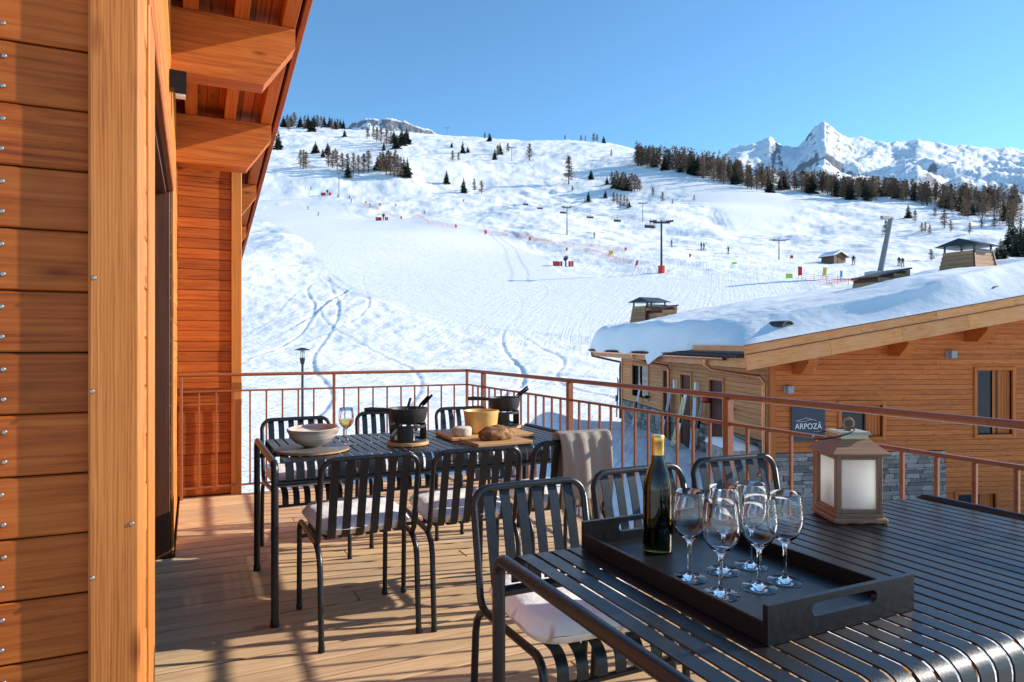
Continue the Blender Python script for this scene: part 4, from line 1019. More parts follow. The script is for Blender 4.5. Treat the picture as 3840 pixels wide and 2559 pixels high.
# roof
rf2 = nbx(MB().prism([(EX, nroof(EX) + .30), (RXR, nroof(RXR) + .30), (26.5, nroof(26.5) + .30), (26.5, nroof(26.5) + .40), (RXR, nroof(RXR) + .42), (EX, nroof(EX) + .42)], FY + 0.03, BYE), 'roof', M['tile'])
for k in range(22):                                         # rafters under the left eave
    yy = FY + 0.35 + k * 0.66
    beam('rafter', (EX + 0.10, yy, nroof(EX + 0.10) + 0.215), (0.30, yy, nroof(0.30) + 0.215), 0.10, 0.15, M['fascia'], rf2)
so = beam('soffit', (EX + 0.06, FY + 0.5 * (BYE - FY), nroof(EX) + 0.29), (EX + 0.0601 + 1.4, FY + 0.5 * (BYE - FY), nroof(EX + 1.4) + 0.2945), BYE - FY - 0.1, 0.012, M['nlarch'], rf2)
# front fascia: two stepped bands, in lengths
xa = EX - 0.02; seg = [xa, 0.9, 2.6, 4.2, 6.4, 9.0, RXR]
for a, b in zip(seg, seg[1:]):
    beam('fascia', (a + .002, FY, nroof(a) + 0.175), (b - .002, FY, nroof(b) + 0.175), 0.045, 0.34, M['fascia'], nb)
seg = [xa - 0.05, 1.6, 3.4, 5.3, 8.0, RXR]
for a, b in zip(seg, seg[1:]):
    beam('upper_fascia', (a + .002, FY - 0.03, nroof(a) + 0.455), (b - .002, FY - 0.03, nroof(b) + 0.455), 0.05, 0.20, M['fascia'], nb)
beam('shadow_joint', (xa - 0.03, FY - 0.045, nroof(xa) + 0.350), (RXR, FY - 0.045, nroof(RXR) + 0.350), 0.05, 0.016, M['copper_dark'], nb)
beam('drip_edge', (xa - 0.06, FY - 0.055, nroof(xa) + 0.555), (RXR, FY - 0.055, nroof(RXR) + 0.555), 0.06, 0.012, M['copper_dark'], nb)
# soffit boarding under the front overhang
for i in range(9):
    yy = FY + 0.06 + i * 0.108
    beam('soffit_board', (EX + 0.12, yy, nroof(EX + .12) + 0.045), (9.5, yy, nroof(9.5) + 0.045), 0.104, 0.014, M['nlarch'], rf2, 0.002)
# purlin brackets on the front
for (cx, cy) in ((1105, 700), (1620, 590), (2030, 500)):
    x0, _ = nfront(cx, cy); zt = nroof(x0) + 0.03
    br = MB().prism([(0.02, zt - 0.42), (-0.42, zt - 0.42), (-0.72, zt - 0.14), (-0.72, zt), (0.02, zt)], -0.12, 0.12, 'x').build('bracket', M['nlarch'], nb, (x0 + 0.12, 0, 0))
    MB().box(0.1205, 0.30, -0.30, 0.0, zt - 0.34, zt - 0.02).build('bracket_post', M['nside'], nb, (x0 + 0.12, 0, 0))
for (cx, cy) in ((1085, 806), (1960, 617)):
    x0, z0 = nfront(cx, cy, -0.08)
    lw = MB().box(-0.09, -0.05, -0.04, 0.0, -0.085, 0.085).box(-0.05, 0.09, -0.17, 0.0, -0.085, 0.085).build('wall_lamp', M['grey_box'], nb, (x0, -0.002, z0))
# left eave: boxed fascia, tiles, gutter and pipes
for a, b in zip([FY, 1.4, 3.8], [1.4, 3.8, 6.1]):
    beam('eave_board', (EX - 0.02, a + .004, EZ + 0.165), (EX - 0.02, b - .004, EZ + 0.165), 0.035, 0.22, M['fascia'], nb)
for a, b in zip([8.0, 11.0], [11.0, BYE]):
    beam('eave_board', (EX - 0.02, a, EZ + 0.165), (EX - 0.02, b - .004, EZ + 0.165), 0.035, 0.22, M['fascia'], nb)
beam('eave_board', (EX - 0.02, 6.1, EZ + 0.165), (EX - 0.02, 8.0, EZ + 0.165), 0.035, 0.22, M['fascia'], nb)
beam('eave_board', (EX + 0.02, FY + .02, EZ + 0.475), (EX + 0.02, 2.2, EZ + 0.475), 0.035, 0.15, M['fascia'], nb)
mb = MB(); pa = [(0.10 * math.cos(R(a)), 0.075 * math.sin(R(a))) for a in range(0, 181, 22)]; pb = [(0.085 * math.cos(R(a)), 0.058 * math.sin(R(a))) for a in range(180, -1, -22)]
mb.prism([(p[0], p[1]) for p in pa + pb], -0.42, 0.0, 'x'); tile = mb.mesh('roof_tile', M['tile'], True)
k = 0; yy = FY + 0.12
while yy < BYE - 0.1:
    o = link('roof_tile', tile, rf2, (EX + 0.20, yy, EZ + 0.335), (0, -math.atan(PN) , 0)); yy += 0.215
gp = [(0.062 * math.cos(R(a)), 0.062 * math.sin(R(a))) for a in range(180, 361, 20)]; gq = [(0.056 * math.cos(R(a)), 0.056 * math.sin(R(a))) for a in range(360, 179, -20)]
MB().prism([(EX - 0.11 + p[0], EZ + 0.26 + p[1]) for p in gp + gq], FY + 0.9, BYE - 0.2).build('gutter', M['copper'], nb, smooth=True)
gy = 1.05
MB().tube([(EX - 0.11, gy, EZ + 0.20), (EX - 0.11, gy, EZ + 0.06), (EX + 0.0, gy - 0.1, EZ - 0.06), (-0.55, 0.35, EZ - 0.14), (-0.18, 0.12, EZ - 0.20), (-0.10, 0.10, EZ - 0.34), (-0.10, 0.10, EZ - 0.5), (-0.10, 0.10, -1.55), (-0.13, 0.06, -1.68), (-0.3, -0.02, -1.80)], 0.048, 12).build('downpipe', M['copper'], nb, smooth=True)
y2 = nleft(455, 0)[0]
MB().tube([(EX - 0.11, y2 + 0.6, EZ + 0.20), (EX - 0.11, y2 + .6, EZ + 0.06), (-0.55, y2 + 0.3, EZ - 0.08), (-0.14, y2, EZ - 0.16), (-0.09, y2, EZ - 0.3), (-0.09, y2, -1.9)], 0.048, 12).build('downpipe', M['copper'], nb, smooth=True)
MB().tube([(EX - 0.11, BYE - 0.4, EZ + 0.20), (EX - 0.11, BYE - 0.4, EZ + 0.06), (-0.5, 13.4, EZ - 0.1), (-0.07, 13.1, EZ - 0.2), (-0.07, 13.15, EZ - 0.4), (-0.07, 13.15, -1.9)], 0.045, 12).build('downpipe', M['copper_dark'], nb, smooth=True)
# snow on the roof: thick blanket, rounded rims, sliding off the left eave
def roof_snow():
    nx, ny = 150, 150
    X = np.concatenate([np.linspace(0, 1, 70) ** 1.4 * 2.2, np.linspace(2.25, 14.4, nx - 70)]); Y = np.concatenate([np.linspace(0, 1, 60) ** 1.3 * 2.4, np.linspace(2.45, BYE - FY + 0.15, ny - 60)])
    vt = []; vb = []
    for i, sx in enumerate(X):
        for j, sy in enumerate(Y):
            yl = FY - 0.02 + sy
            left = EX - 0.02 if yl < 2.4 else EX - 0.02 - 0.20 * min(1, (yl - 2.4) / 1.3) * (0.9 + 0.35 * math.sin(yl * 1.7))
            left += 0.10 * float(vnoise(np.array([yl * 0.8]), np.array([3.3]), 4)[0])
            if yl < 2.4: left += 0.12
            xl = left + sx
            H = 0.82 + 0.20 * float(fbm(np.array([xl / 2.6]), np.array([yl / 2.2]), 2, 14)[0])
            H += 0.03 * float(vnoise(np.array([xl * 3.1]), np.array([yl * 2.7]), 8)[0]) + 0.02 * float(vnoise(np.array([xl * 7.3]), np.array([yl * 6.1]), 9)[0])
            H *= 0.55 + 0.45 * min(1, max(0, (xl - EX) / 4.0) * 0.7 + max(0, (yl + .2) / 4.0))
            ex = min(1, sx / (0.55 if yl > 2.2 else 0.85)); ey = min(1, sy / (1.35 + 0.35 * math.sin(xl * 0.9 + 1.0))); eb = min(1, max(0, (BYE + 0.13 - yl)) / 0.5)
            rx = math.sqrt(max(0, 1 - (1 - ex) ** 2)); ry = 0.10 * math.sqrt(ey) + 0.90 * ey ** 1.5; rb = math.sqrt(max(0, 1 - (1 - eb) ** 2))
            base = nroof(xl) + 0.43 if xl < RXR else nroof(xl) + 0.43
            droop = 0.0
            if xl < EX: droop = (EX - xl) * 0.5 + (0.30 * math.exp(-((yl - 5.3) / 0.8) ** 2) * min(1, (EX - xl) / 0.15))
            if xl > EX + 0.1 and sy < 0.05: base += 0.13
            vt.append((xl, yl, base + 0.012 - droop + H * rx * ry * rb)); vb.append((xl, yl, base - droop * 1.0 + 0.004))
    nn = len(vt); n2 = len(Y)
    fs = []
    for i in range(len(X) - 1):
        for j in range(n2 - 1):
            a = i * n2 + j; fs.append((a, a + n2, a + n2 + 1, a + 1)); fs.append((nn + a, nn + a + 1, nn + a + n2 + 1, nn + a + n2))
    for i in range(len(X) - 1):
        for j in (0, n2 - 1):
            a = i * n2 + j; fs.append((a, a + n2, nn + a + n2, nn + a))
    for j in range(n2 - 1):
        for i in (0, len(X) - 1):
            a = i * n2 + j; fs.append((a, a + 1, nn + a + 1, nn + a))
    mb = MB(); mb.add(vt + vb, fs); o = mb.build('roof_snow', M['snow_roof'], nb, smooth=True)
    o.data.polygons.foreach_set('use_smooth', [True] * len(o.data.polygons))
roof_snow()
def nsky(cx, cy, d):
    """x,y,z in the chalet's axes of a pixel at camera depth d"""
    x, y_ = 2200 + cx / 1.4348, 900 + cy / 1.4348; t = (x - CX) / FPX; xc = t * d
    return .9945 * xc + .1045 * d - NBW, -.1045 * xc + .9945 * d - NBU, CAMH - (y_ - YH) / FPX * d
# chimneys: tapered boarded boxes with a sheet metal cap on posts
def chimney(cx, cybot, cytop, wpx, d, taper):
    x, yy, zt = nsky(cx, cytop, d); _, _, zb = nsky(cx, cybot, d); w = wpx / 1.4348 / FPX * d; zb -= 0.45
    capH = (zt - zb) * 0.16; zc = zb + (zt - zb) * 0.72; s0, s1 = w / 2, w / 2 * taper
    o = MB(); o.add([(-s0 + .02, -s0 * .8 + .02, zb), (s0 - .02, -s0 * .8 + .02, zb), (s0 - .02, s0 * .8, zb), (-s0 + .02, s0 * .8, zb), (-s1 + .02, -s1 * .8 + .02, zc), (s1 - .02, -s1 * .8 + .02, zc), (s1 - .02, s1 * .8, zc), (-s1 + .02, s1 * .8, zc)],
                    [(0, 3, 2, 1), (4, 5, 6, 7), (0, 1, 5, 4), (1, 2, 6, 5), (2, 3, 7, 6), (3, 0, 4, 7)])
    c = o.build('chimney', M['joint'], nb, (x, yy, 0), (0, 0, R(24)))
    n = max(5, int((zc - zb) / 0.13))
    for i in range(n):
        f0 = (i + .5) / n; s = s0 + (s1 - s0) * f0; z = zb + (zc - zb) * f0; hh = (zc - zb) / n - 0.008
        link('plank', cbox(2 * s, 0.02, hh, 0.003, M['chim']), c, (0, -s * .8, z)); link('plank', cbox(2 * s, 0.02, hh, 0.003, M['chim']), c, (0, s * .8, z))
        for q in (-1, 1): link('plank', cbox(1.6 * s, 0.02, hh, 0.003, M['chim']), c, (q * s, 0, z), (0, 0, R(90)))
    for qx in (-1, 1):
        beam('corner_strip', (qx * s0, -s0 * .8 - .012, zb), (qx * s1, -s1 * .8 - .012, zc), 0.07, 0.05, M['door'], c)
        for qy in (-.78, .78): beam('cap_post', (qx * s1 * .9, qy * s1, zc), (qx * s1 * .9, qy * s1, zt - capH), 0.05, 0.05, M['cap'], c)
    beam('cap_rim', (-s1 - .03, -s1 * .8 - .03, zc + .03), (s1 + .03, -s1 * .8 - .03, zc + .03), 0.05, 0.05, M['cap'], c)
    e = s1 * 1.22
    MB().add([(-e, -e, zt - capH), (e, -e, zt - capH), (e, e, zt - capH), (-e, e, zt - capH), (-e * .8, 0, zt), (e * .8, 0, zt)], [(0, 1, 5, 4), (2, 3, 4, 5), (1, 2, 5), (3, 0, 4), (0, 3, 2, 1)]).build('cap_roof', M['cap'], c)
chimney(337, 422, 310, 172, 26.8, 0.80); chimney(2050, 178, -2, 255, 22.2, 0.74)
def dormer(cx0, cx1, cyt, cyb, d):
    x0, yy, zt = nsky(cx0, cyt, d); x1, _, zb = nsky(cx1, cyb, d); zb -= 0.35; zt += 0.14; w = (x1 - x0)
    o = MB().prism([(0.02, zb), (w - .02, zb), (w + .05, zt - .02), (0.02, zt - 0.22 * w - .02)], 0.0, 0.9).build('roof_hatch', M['joint'], nb, (x0, yy, 0), (0, 0, R(12)))
    n = max(4, int((zt - zb) / 0.13)); hh = (zt - zb) / n
    for i in range(n):
        z = zb + hh * (i + .5); a = 0.0
        top = z + hh / 2 - (zt - .22 * w)
        if top > 0: a = min(w * 0.9, top / .22)
        if w - a > 0.08: link('plank', cbox(w - a + .02, 0.02, hh - .008, 0.003, M['chim']), o, (a + (w - a) / 2 + .01, -0.01, z))
        if a == 0: link('plank', cbox(0.9, 0.02, hh - .008, 0.003, M['chim']), o, (0.0, 0.45, z), (0, 0, R(90)))
    beam('hatch_roof', (-.04, 0.45, zt - .22 * w + .02), (w + .08, 0.45, zt + .04), 1.0, 0.05, M['copper_dark'], o)
    wn_ = MB().box(w * .55, w * .82, -0.045, -0.021, zb + (zt - zb) * .30, zb + (zt - zb) * .62).build('window', M['window'], o)
    for zz in (.28, .64): beam('window_frame', (w * .52, -.05, zb + (zt - zb) * zz), (w * .85, -.05, zb + (zt - zb) * zz), .03, .04, M['grey_box'], wn_)
    for xx in (.535, .835): beam('window_frame', (w * xx, -.05, zb + (zt - zb) * .28), (w * xx, -.05, zb + (zt - zb) * .64), .04, .03, M['grey_box'], wn_)
dormer(375, 497, 375, 440, 25.6); dormer(1552, 1790, 175, 262, 21.5)
for (cx, cy, wpx, dd) in ((1022, 478, 85, 16.4), (2125, 295, 85, 16.6)):
    x, yy, z = nsky(cx, cy, dd); w = wpx / 1.4348 / FPX * dd / 2
    pa = [(w * math.cos(R(a)), w * .62 * math.sin(R(a))) for a in range(0, 181, 15)]; pb = [(w * .8 * math.cos(R(a)), w * .45 * math.sin(R(a))) for a in range(180, -1, -15)]
    MB().prism(pa + pb, -0.35, 0.25).build('roof_vent', M['tile'], nb, (x, yy, z + w * .35), (0, -math.atan(PN), R(20)), smooth=True)
# the panel on the front
sg = tag(link('hotel_sign', None, None), 'dark slate panel lettered ARPOZÂ on the timber chalet front', 'sign')
x0, z1 = nfront(1095, 900); x1, z0 = nfront(1275, 1080)
sg.matrix_world = nb.matrix_basis @ Matrix.Translation((x0, -0.03, z0)); SW, SH = x1 - x0, z1 - z0
MB().box(0, SW, -0.03, -0.002, 0, SH).build('panel', M['sign'], sg)
def text(s, size, x, z, name, spacing=1.0):
    c = bpy.data.curves.new(name, 'FONT'); c.body = s; c.size = size; c.extrude = 0.002; c.align_x = 'CENTER'; c.space_character = spacing
    o = bpy.data.objects.new('tmp', c); COL.objects.link(o)
    me = bpy.data.meshes.new_from_object(o.evaluated_get(bpy.context.evaluated_depsgraph_get())); bpy.data.objects.remove(o)
    me.materials.clear(); me.materials.append(M['white']); return link(name, me, sg, (x, -0.034, z), (R(90), 0, 0))
t_ = text('ARPOZÂ', SH * 0.235, SW * 0.5, SH * 0.36, 'lettering')
wd = t_.dimensions.x
if wd > 0: t_.scale.x = SW * 0.80 / wd
text('WILD CLUB' if False else '– – – –', SH * 0.07, SW * 0.76, SH * 0.26, 'small_lettering')
ml = MB(); pk = [(0.12, .60), (0.28, .63), (0.36, .655), (0.44, .69), (0.54, .655), (0.62, .64), (0.74, .60)]
for a, b in zip(pk, pk[1:]): ml.tube([(SW * a[0], -0.033, SH * a[1]), (SW * b[0], -0.033, SH * b[1])], 0.0045, 4)
ml.tube([(SW * .18, -0.033, SH * .575), (SW * .45, -0.033, SH * .58)], 0.004, 4).tube([(SW * .45, -0.033, SH * .615), (SW * .60, -0.033, SH * .625)], 0.004, 4)
ml.build('mountain_emblem', M['white'], sg)
# skis and boards against the side wall
def leaning(name, label, cat, cx, L, col, wid, lean, group=None, pair=True, tilt=0.0, dx=-0.10):
    ly, _ = nleft(cx, 900); t = tag(link(name, None), label, cat, group)
    t.matrix_world = nb.matrix_basis @ Matrix.Translation((dx - L * math.sin(lean), ly, -1.86)) @ Matrix.Rotation(tilt, 4, 'X') @ Matrix.Rotation(lean, 4, 'Y')
    mt = plain(name + '_top', col, 0.35, noise=0.25, nscale=6)
    for k in range(2 if pair else 1):
        p = [(-0.004, 0.0), (0.0, 0.02), (0.002, L * .2), (0.0, L * .85), (-0.02, L * .95), (-0.06, L)]
        mb = MB(); vs_ = []
        for i, (xx, zz) in enumerate(p):
            ww = wid * (0.55 if i in (0, 5) else 1.0) / 2
            for (s, th) in ((-1, 0), (1, 0), (1, .014), (-1, .014)): vs_.append((xx - th, s * ww + k * wid * 1.15, zz))
        fs = [(0, 1, 2, 3), (23, 22, 21, 20)] + [(4 * i + j, 4 * i + 4 + j, 4 * i + 4 + (j + 1) % 4, 4 * i + (j + 1) % 4) for i in range(5) for j in range(4)]
        mb.add(vs_, fs); o = mb.build('ski' if pair else 'board', mt, t)
        MB().box(-0.075, -0.016, k * wid * 1.15 - .03, k * wid * 1.15 + .03, L * .40, L * .55).build('binding', M['black'], o)
leaning('ski_pair', 'white and purple pair of skis under the side window', 'skis', 300, 1.7, (0.45, 0.38, 0.55), 0.10, R(9), 'skis along the wall', tilt=R(7))
leaning('ski_pair', 'blue and dark pair of skis beside the downpipe', 'skis', 462, 1.65, (0.12, 0.16, 0.32), 0.10, R(10), 'skis along the wall', tilt=R(8))
leaning('ski_pair', 'white pair of skis leaning beside the middle door', 'skis', 545, 1.75, (0.75, 0.76, 0.74), 0.11, R(9), 'skis along the wall', tilt=R(8))
leaning('ski_pair', 'yellow green pair of skis leaning by the middle door', 'skis', 560, 1.55, (0.42, 0.45, 0.12), 0.10, R(12), 'skis along the wall', tilt=R(6), dx=-0.25)
leaning('snowboard', 'pale blue snowboard standing between the doors', 'snowboard', 604, 1.6, (0.35, 0.50, 0.62), 0.26, R(5), None, False)
leaning('ski_pair', 'black pair of skis with red tips by the nearest door', 'skis', 640, 1.75, (0.05, 0.03, 0.03), 0.10, R(7), 'skis along the wall', tilt=R(5))
ly, _ = nleft(640, 900)
leaning('ski_pair', 'dark pair of skis standing at the far corner of the chalet', 'skis', 186, 1.7, (0.05, 0.045, 0.06), 0.10, R(3), 'skis along the wall')
rh = tag(link('ski_helmet', None), 'red ski helmet hung above the black skis', 'helmet')
hlx, hlz = nleft(641, 852, -0.2)
rh.matrix_world = nb.matrix_basis @ Matrix.Translation((-0.2, hlx, hlz - 0.1))
MB().lathe([(0.125, 0.0), (0.13, 0.05), (0.115, 0.12), (0.07, 0.17), (0.001, 0.185)], 18).build('shell', M['red'], rh, smooth=True)
MB().lathe([(0.132, -0.02), (0.136, 0.0), (0.128, 0.015)], 18).build('rim', M['black'], rh, smooth=True)
for (cx, cy) in ((487, 780), (603, 795)):
    ly, z = nleft(cx, cy); MB().box(-0.12, 0.0, -0.06, 0.06, -0.16, 0.16).box(-0.125, -0.1201, -0.045, 0.045, -0.14, -0.02).build('wall_lamp', M['white'], nb, (-0.002, ly, z))
for (cx, cy) in ((790, 915), (342, 848)):
    ly, z = nleft(cx, cy); MB().lathe([(0.11, -0.02), (0.10, 0.03), (0.06, 0.07), (0.001, 0.08)], 14).box(-0.02, 0.13, -0.02, 0.02, 0.02, 0.05).build('wall_lamp', M['black'], nb, (-0.14, ly, z), smooth=True)

# ------------------------------------------------------------------ trees
def spruce_mesh(seed):
    rnd = random.Random(seed); crown = MB(); trunk = MB()
    trunk.tube([(0, 0, -0.03), (0, 0, 0.4), (0, 0, 0.97)], [0.018, 0.012, 0.002], 6)
    lv = 20
    for k in range(lv):
        f0 = k / (lv - 1); z = 0.06 + 0.92 * f0; r = 0.235 * (1 - f0) ** 0.85 + 0.008
        n = int(5 + 9 * (1 - f0)); a0 = rnd.random() * 6
        for i in range(n):
            a = a0 + 2 * math.pi * i / n + rnd.uniform(-.25, .25); rr = r * rnd.uniform(0.45, 1.3)
            if rnd.random() < .16: continue
            dz = -rr * rnd.uniform(0.25, 0.6)
            c, s = math.cos(a), math.sin(a); wd_ = rr * 0.30
            p0 = (0.01 * c, 0.01 * s, z + 0.012); m1 = (rr * .6 * c - wd_ * s, rr * .6 * s + wd_ * c, z + dz * .55); m2 = (rr * .6 * c + wd_ * s, rr * .6 * s - wd_ * c, z + dz * .55)
            p1 = (rr * c, rr * s, z + dz); lo = (rr * .55 * c, rr * .55 * s, z + dz * .5 - 0.028)
            crown.add([p0, m1, p1, m2, lo], [(0, 1, 2), (0, 2, 3), (0, 1, 4), (1, 2, 4), (2, 3, 4), (3, 0, 4)])
    crown.tube([(0, 0, 0.93), (0, 0, 1.0)], [0.008, 0.001], 4)
    return trunk.mesh('trunk', M['bark'], False, False), crown.mesh('crown', M['needles'], False, False)
def larch_mesh(seed, mat):
    rnd = random.Random(seed); crown = MB(); trunk = MB()
    lean = rnd.uniform(-.02, .02)
    trunk.tube([(0, 0, -0.03), (lean * .5, 0, 0.5), (lean, 0, 0.97)], [0.016, 0.010, 0.002], 6)
    for k in range(150):
        f0 = rnd.uniform(0.14, 0.98); z = f0; r = 0.25 * (1 - f0) ** 0.7 * rnd.uniform(0.5, 1.15) + 0.01; a = rnd.random() * 6.283
        c, s = math.cos(a), math.sin(a); up = r * rnd.uniform(-0.15, 0.35); x0 = lean * f0
        t_ = 0.0035 + 0.002 * rnd.random()
        tip = (x0 + r * c, r * s, z + up)
        crown.add([(x0, 0, z - t_), (x0, 0, z + t_), tip], [(0, 1, 2)])
        for q in range(6):
            g = rnd.uniform(0.2, 1.0); b = (x0 + r * c * g, r * s * g, z + up * g); l = rnd.uniform(0.018, 0.048)
            d1 = (b[0] + rnd.uniform(-l, l), b[1] + rnd.uniform(-l, l), b[2] - l * rnd.uniform(.2, 1)); d2 = (b[0] + rnd.uniform(-l, l), b[1] + rnd.uniform(-l, l), b[2] + l * rnd.uniform(-.2, .8))
            crown.add([b, d1, d2], [(0, 1, 2)])
    return trunk.mesh('trunk', M['bark'], False, False), crown.mesh('crown', mat, False, False)
SPR = [spruce_mesh(s) for s in (1, 2, 3, 4)]; LAR = [larch_mesh(s, M['twigs']) for s in (5, 6, 7)] + [larch_mesh(s, M['twigs_dark']) for s in (8, 9)]
trnd = random.Random(77)
def tree(kind, xD, yD, hD, label, group, hmax=26):
    p, d = ground_hit(xD, yD); hm = min(hmax, hD * DS * d / FPX)
    var = trnd.choice(SPR if kind == 's' else LAR)
    t = thing('spruce_tree' if kind == 's' else 'larch_tree', label, 'tree', p - Vector((0, 0, 0.1)), trnd.random() * 6.28, group)
    wdt = hm * trnd.uniform(1.1, 1.65); t.scale = (wdt, wdt, hm)
    link('trunk', var[0], t); link('crown', var[1], t)
singles = [('s', 639, 344, 49, 'largest dark spruce on the slope right beside the chalet eave'), ('s', 725, 353, 30, 'lone small spruce below the skyline clump above the ski run'),
 ('l', 1307, 424, 66, 'tall thin larch standing alone with bare trunk above the mogul field'), ('l', 1217, 371, 43, 'lone pale larch below the rounded snow crest'),
 ('s', 1358, 413, 25, 'small spruce alone beside the tall larch'), ('s', 1026, 424, 33, 'slim spruce above the orange gate flags'), ('s', 1065, 444, 37, 'broad spruce at the edge of the mogul field'),
 ('l', 1090, 441, 31, 'brown larch next to the broad spruce by the moguls'), ('l', 1106, 446, 31, 'leafless larch closest to the mogul field edge'), ('s', 2087, 502, 34, 'single spruce on open snow below the ridge forest')]
for k, x, y_, h_, lb in singles: tree(k, x, y_, h_, lb, None)
clumps = [('dark spruce in the skyline clump above the chalet eave', 'skyline clump by the eave', 's', [(652, 288, 28), (668, 291, 30), (690, 293, 27), (708, 296, 34), (717, 303, 36), (722, 290, 28), (745, 290, 28), (757, 293, 27), (770, 297, 24), (782, 294, 24), (792, 315, 18), (789, 292, 22)]),
 ('brown larch in the skyline clump above the chalet eave', 'skyline larches by the eave', 'l', [(660, 290, 30), (676, 293, 34), (700, 297, 32), (730, 295, 30), (738, 296, 28), (763, 300, 28), (776, 297, 24), (664, 302, 30)]),
 ('bare larch in the thin copse below the skyline clump', 'thin copse larches', 'l', [(690, 384, 40), (697, 390, 45), (703, 388, 40), (755, 385, 40), (764, 388, 42), (775, 392, 44), (786, 396, 45), (798, 400, 46), (812, 402, 50), (824, 402, 46), (836, 398, 44), (846, 396, 50), (770, 370, 30)]),
 ('dark spruce in the copse below the skyline clump', 'copse spruces', 's', [(753, 356, 30), (799, 410, 40), (742, 362, 22)]),
 ('dark spruce in the dense copse above the upper ski run', 'dense copse spruces', 's', [(868, 391, 36), (880, 388, 44), (936, 410, 48), (928, 404, 44), (882, 346, 22), (905, 330, 34), (923, 335, 42), (934, 332, 40), (912, 342, 36)]),
 ('brown larch in the dense copse above the upper ski run', 'dense copse larches', 'l', [(874, 396, 46), (888, 402, 52), (897, 404, 55), (906, 406, 54), (914, 408, 52), (921, 410, 50), (893, 392, 48), (909, 394, 50), (858, 320, 30), (866, 326, 34), (876, 330, 36), (888, 334, 36), (898, 336, 34), (845, 318, 26)]),
 ('small dark spruce scattered on the upper slope', 'upper slope spruces', 's', [(1063, 353, 30), (1075, 352, 16), (1125, 325, 21), (1137, 367, 27), (1149, 355, 29), (1038, 340, 14), (1395, 425, 20), (1352, 464, 27), (1391, 456, 20), (1387, 329, 18), (1446, 478, 16)]),
 ('bare larch scattered on the upper slope', 'upper slope larches', 'l', [(1040, 371, 25), (1053, 371, 22), (1114, 320, 16), (1144, 360, 27), (1167, 351, 23), (1298, 316, 12), (1335, 318, 14), (1345, 319, 14), (1364, 321, 21), (1372, 322, 20), (1405, 361, 18), (1522, 465, 24), (1545, 470, 14), (1595, 462, 14), (1315, 440, 14), (1344, 468, 14), (1470, 440, 30), (1500, 452, 22)]),
 ('dark spruce in the island copse above the chairlift', 'island copse spruces', 's', [(1412, 432, 36), (1428, 436, 40), (1437, 438, 44), (1445, 440, 42), (1420, 434, 36)]),
 ('brown larch in the island copse above the chairlift', 'island copse larches', 'l', [(1406, 434, 40), (1417, 436, 44), (1432, 440, 44), (1451, 442, 44), (1459, 442, 40), (1465, 440, 34), (1410, 468, 26), (1418, 472, 28), (1426, 476, 30), (1434, 478, 30), (1441, 480, 26)]),
 ('big dark spruce standing close behind the boarded chimney', 'spruces behind the chimney', 's', [(2318, 585, 68), (2345, 578, 80), (2336, 590, 60), (2300, 598, 52), (2290, 602, 40), (2352, 590, 70), (2326, 560, 60)]),
 ('bare larch on the bushy snow slope above the timber chalet roof', 'larches above the chalet roof', 'l', [(2035, 545, 40), (2103, 512, 30), (2148, 500, 24), (2170, 525, 44), (2185, 535, 30), (2126, 536, 26), (2118, 536, 24), (2136, 540, 24), (2228, 540, 28), (2255, 525, 24), (2140, 600, 28)])]
for lb, gr, k, L_ in clumps:
    for x, y_, h_ in L_: tree(k, x, y_, h_, lb, gr)
# the ridge forest
topx = [1455, 1478, 1570, 1682, 1714, 1770, 1794, 1890, 1970, 2090, 2170, 2230]; topy = [330, 334, 342, 358, 374, 382, 386, 405, 402, 406, 418, 424]
botx = [1455, 1482, 1590, 1646, 1714, 1770, 1890, 1970, 2050, 2131, 2211, 2300]; boty = [380, 386, 406, 422, 434, 446, 443, 466, 460, 476, 500, 530]
cnt = 0
for i in range(285):
    x = trnd.uniform(1462, 2335); hh = trnd.uniform(32, 50); b1 = np.interp(x, botx, boty); b0 = np.interp(x, topx, topy) + hh
    if x > 2210: b0 = 455
    y_ = b1 - (b1 - b0) * trnd.random() ** 0.8 if b1 > b0 else b1
    if trnd.random() < 0.16: tree('s', x, y_, hh * 0.95, 'dark spruce among the brown larches of the ridge forest', 'ridge forest spruces')
    else: tree('l', x, y_, hh, 'brown larch in the long ridge forest below the rocky peak', 'ridge forest larches')

# the rest of the ridge forest, behind the trees told apart above: one mass
def forest_mass():
    mb = MB(); rnd = random.Random(5)
    def part_tree(base, h, brown):
        mb.cur = 0 if brown else 1
        n = 60
        for k in range(n):
            f0 = rnd.uniform(0.1, 1.0); r = h * 0.20 * (1.02 - f0) ** 0.75 * rnd.uniform(.3, 1.1); a = rnd.random() * 6.283
            c = base + Vector((r * math.cos(a), r * math.sin(a), f0 * h)); l = h * rnd.uniform(.035, .085)
            p = [c + Vector((rnd.uniform(-l, l), rnd.uniform(-l, l), rnd.uniform(-l, l))) for _ in range(3)]; mb.add(p, [(0, 1, 2)])
        mb.add([base + Vector((-.1, 0, 0)), base + Vector((.1, .1, 0)), base + Vector((0, 0, h))], [(0, 1, 2)])
    for i in range(420):
        x = rnd.uniform(1458, 2400); hh = rnd.uniform(30, 46); b1 = np.interp(x, botx, boty) - 6; b0 = np.interp(x, topx, topy) + hh * .8
        if x > 2200: b0 = 458
        y_ = b1 - (b1 - b0) * rnd.random() if b1 > b0 else b1
        p, d = ground_hit(x, y_); part_tree(p, min(22, hh * DS * d / FPX), rnd.random() < .85)
    o = link('ridge_forest', mb.mesh('ridge_forest', [M['twigs'], M['needles']], False, False)); o['kind'] = 'stuff'
    tag(o, 'dense brown forest filling the ridge behind the front larches', 'forest')
forest_mass()

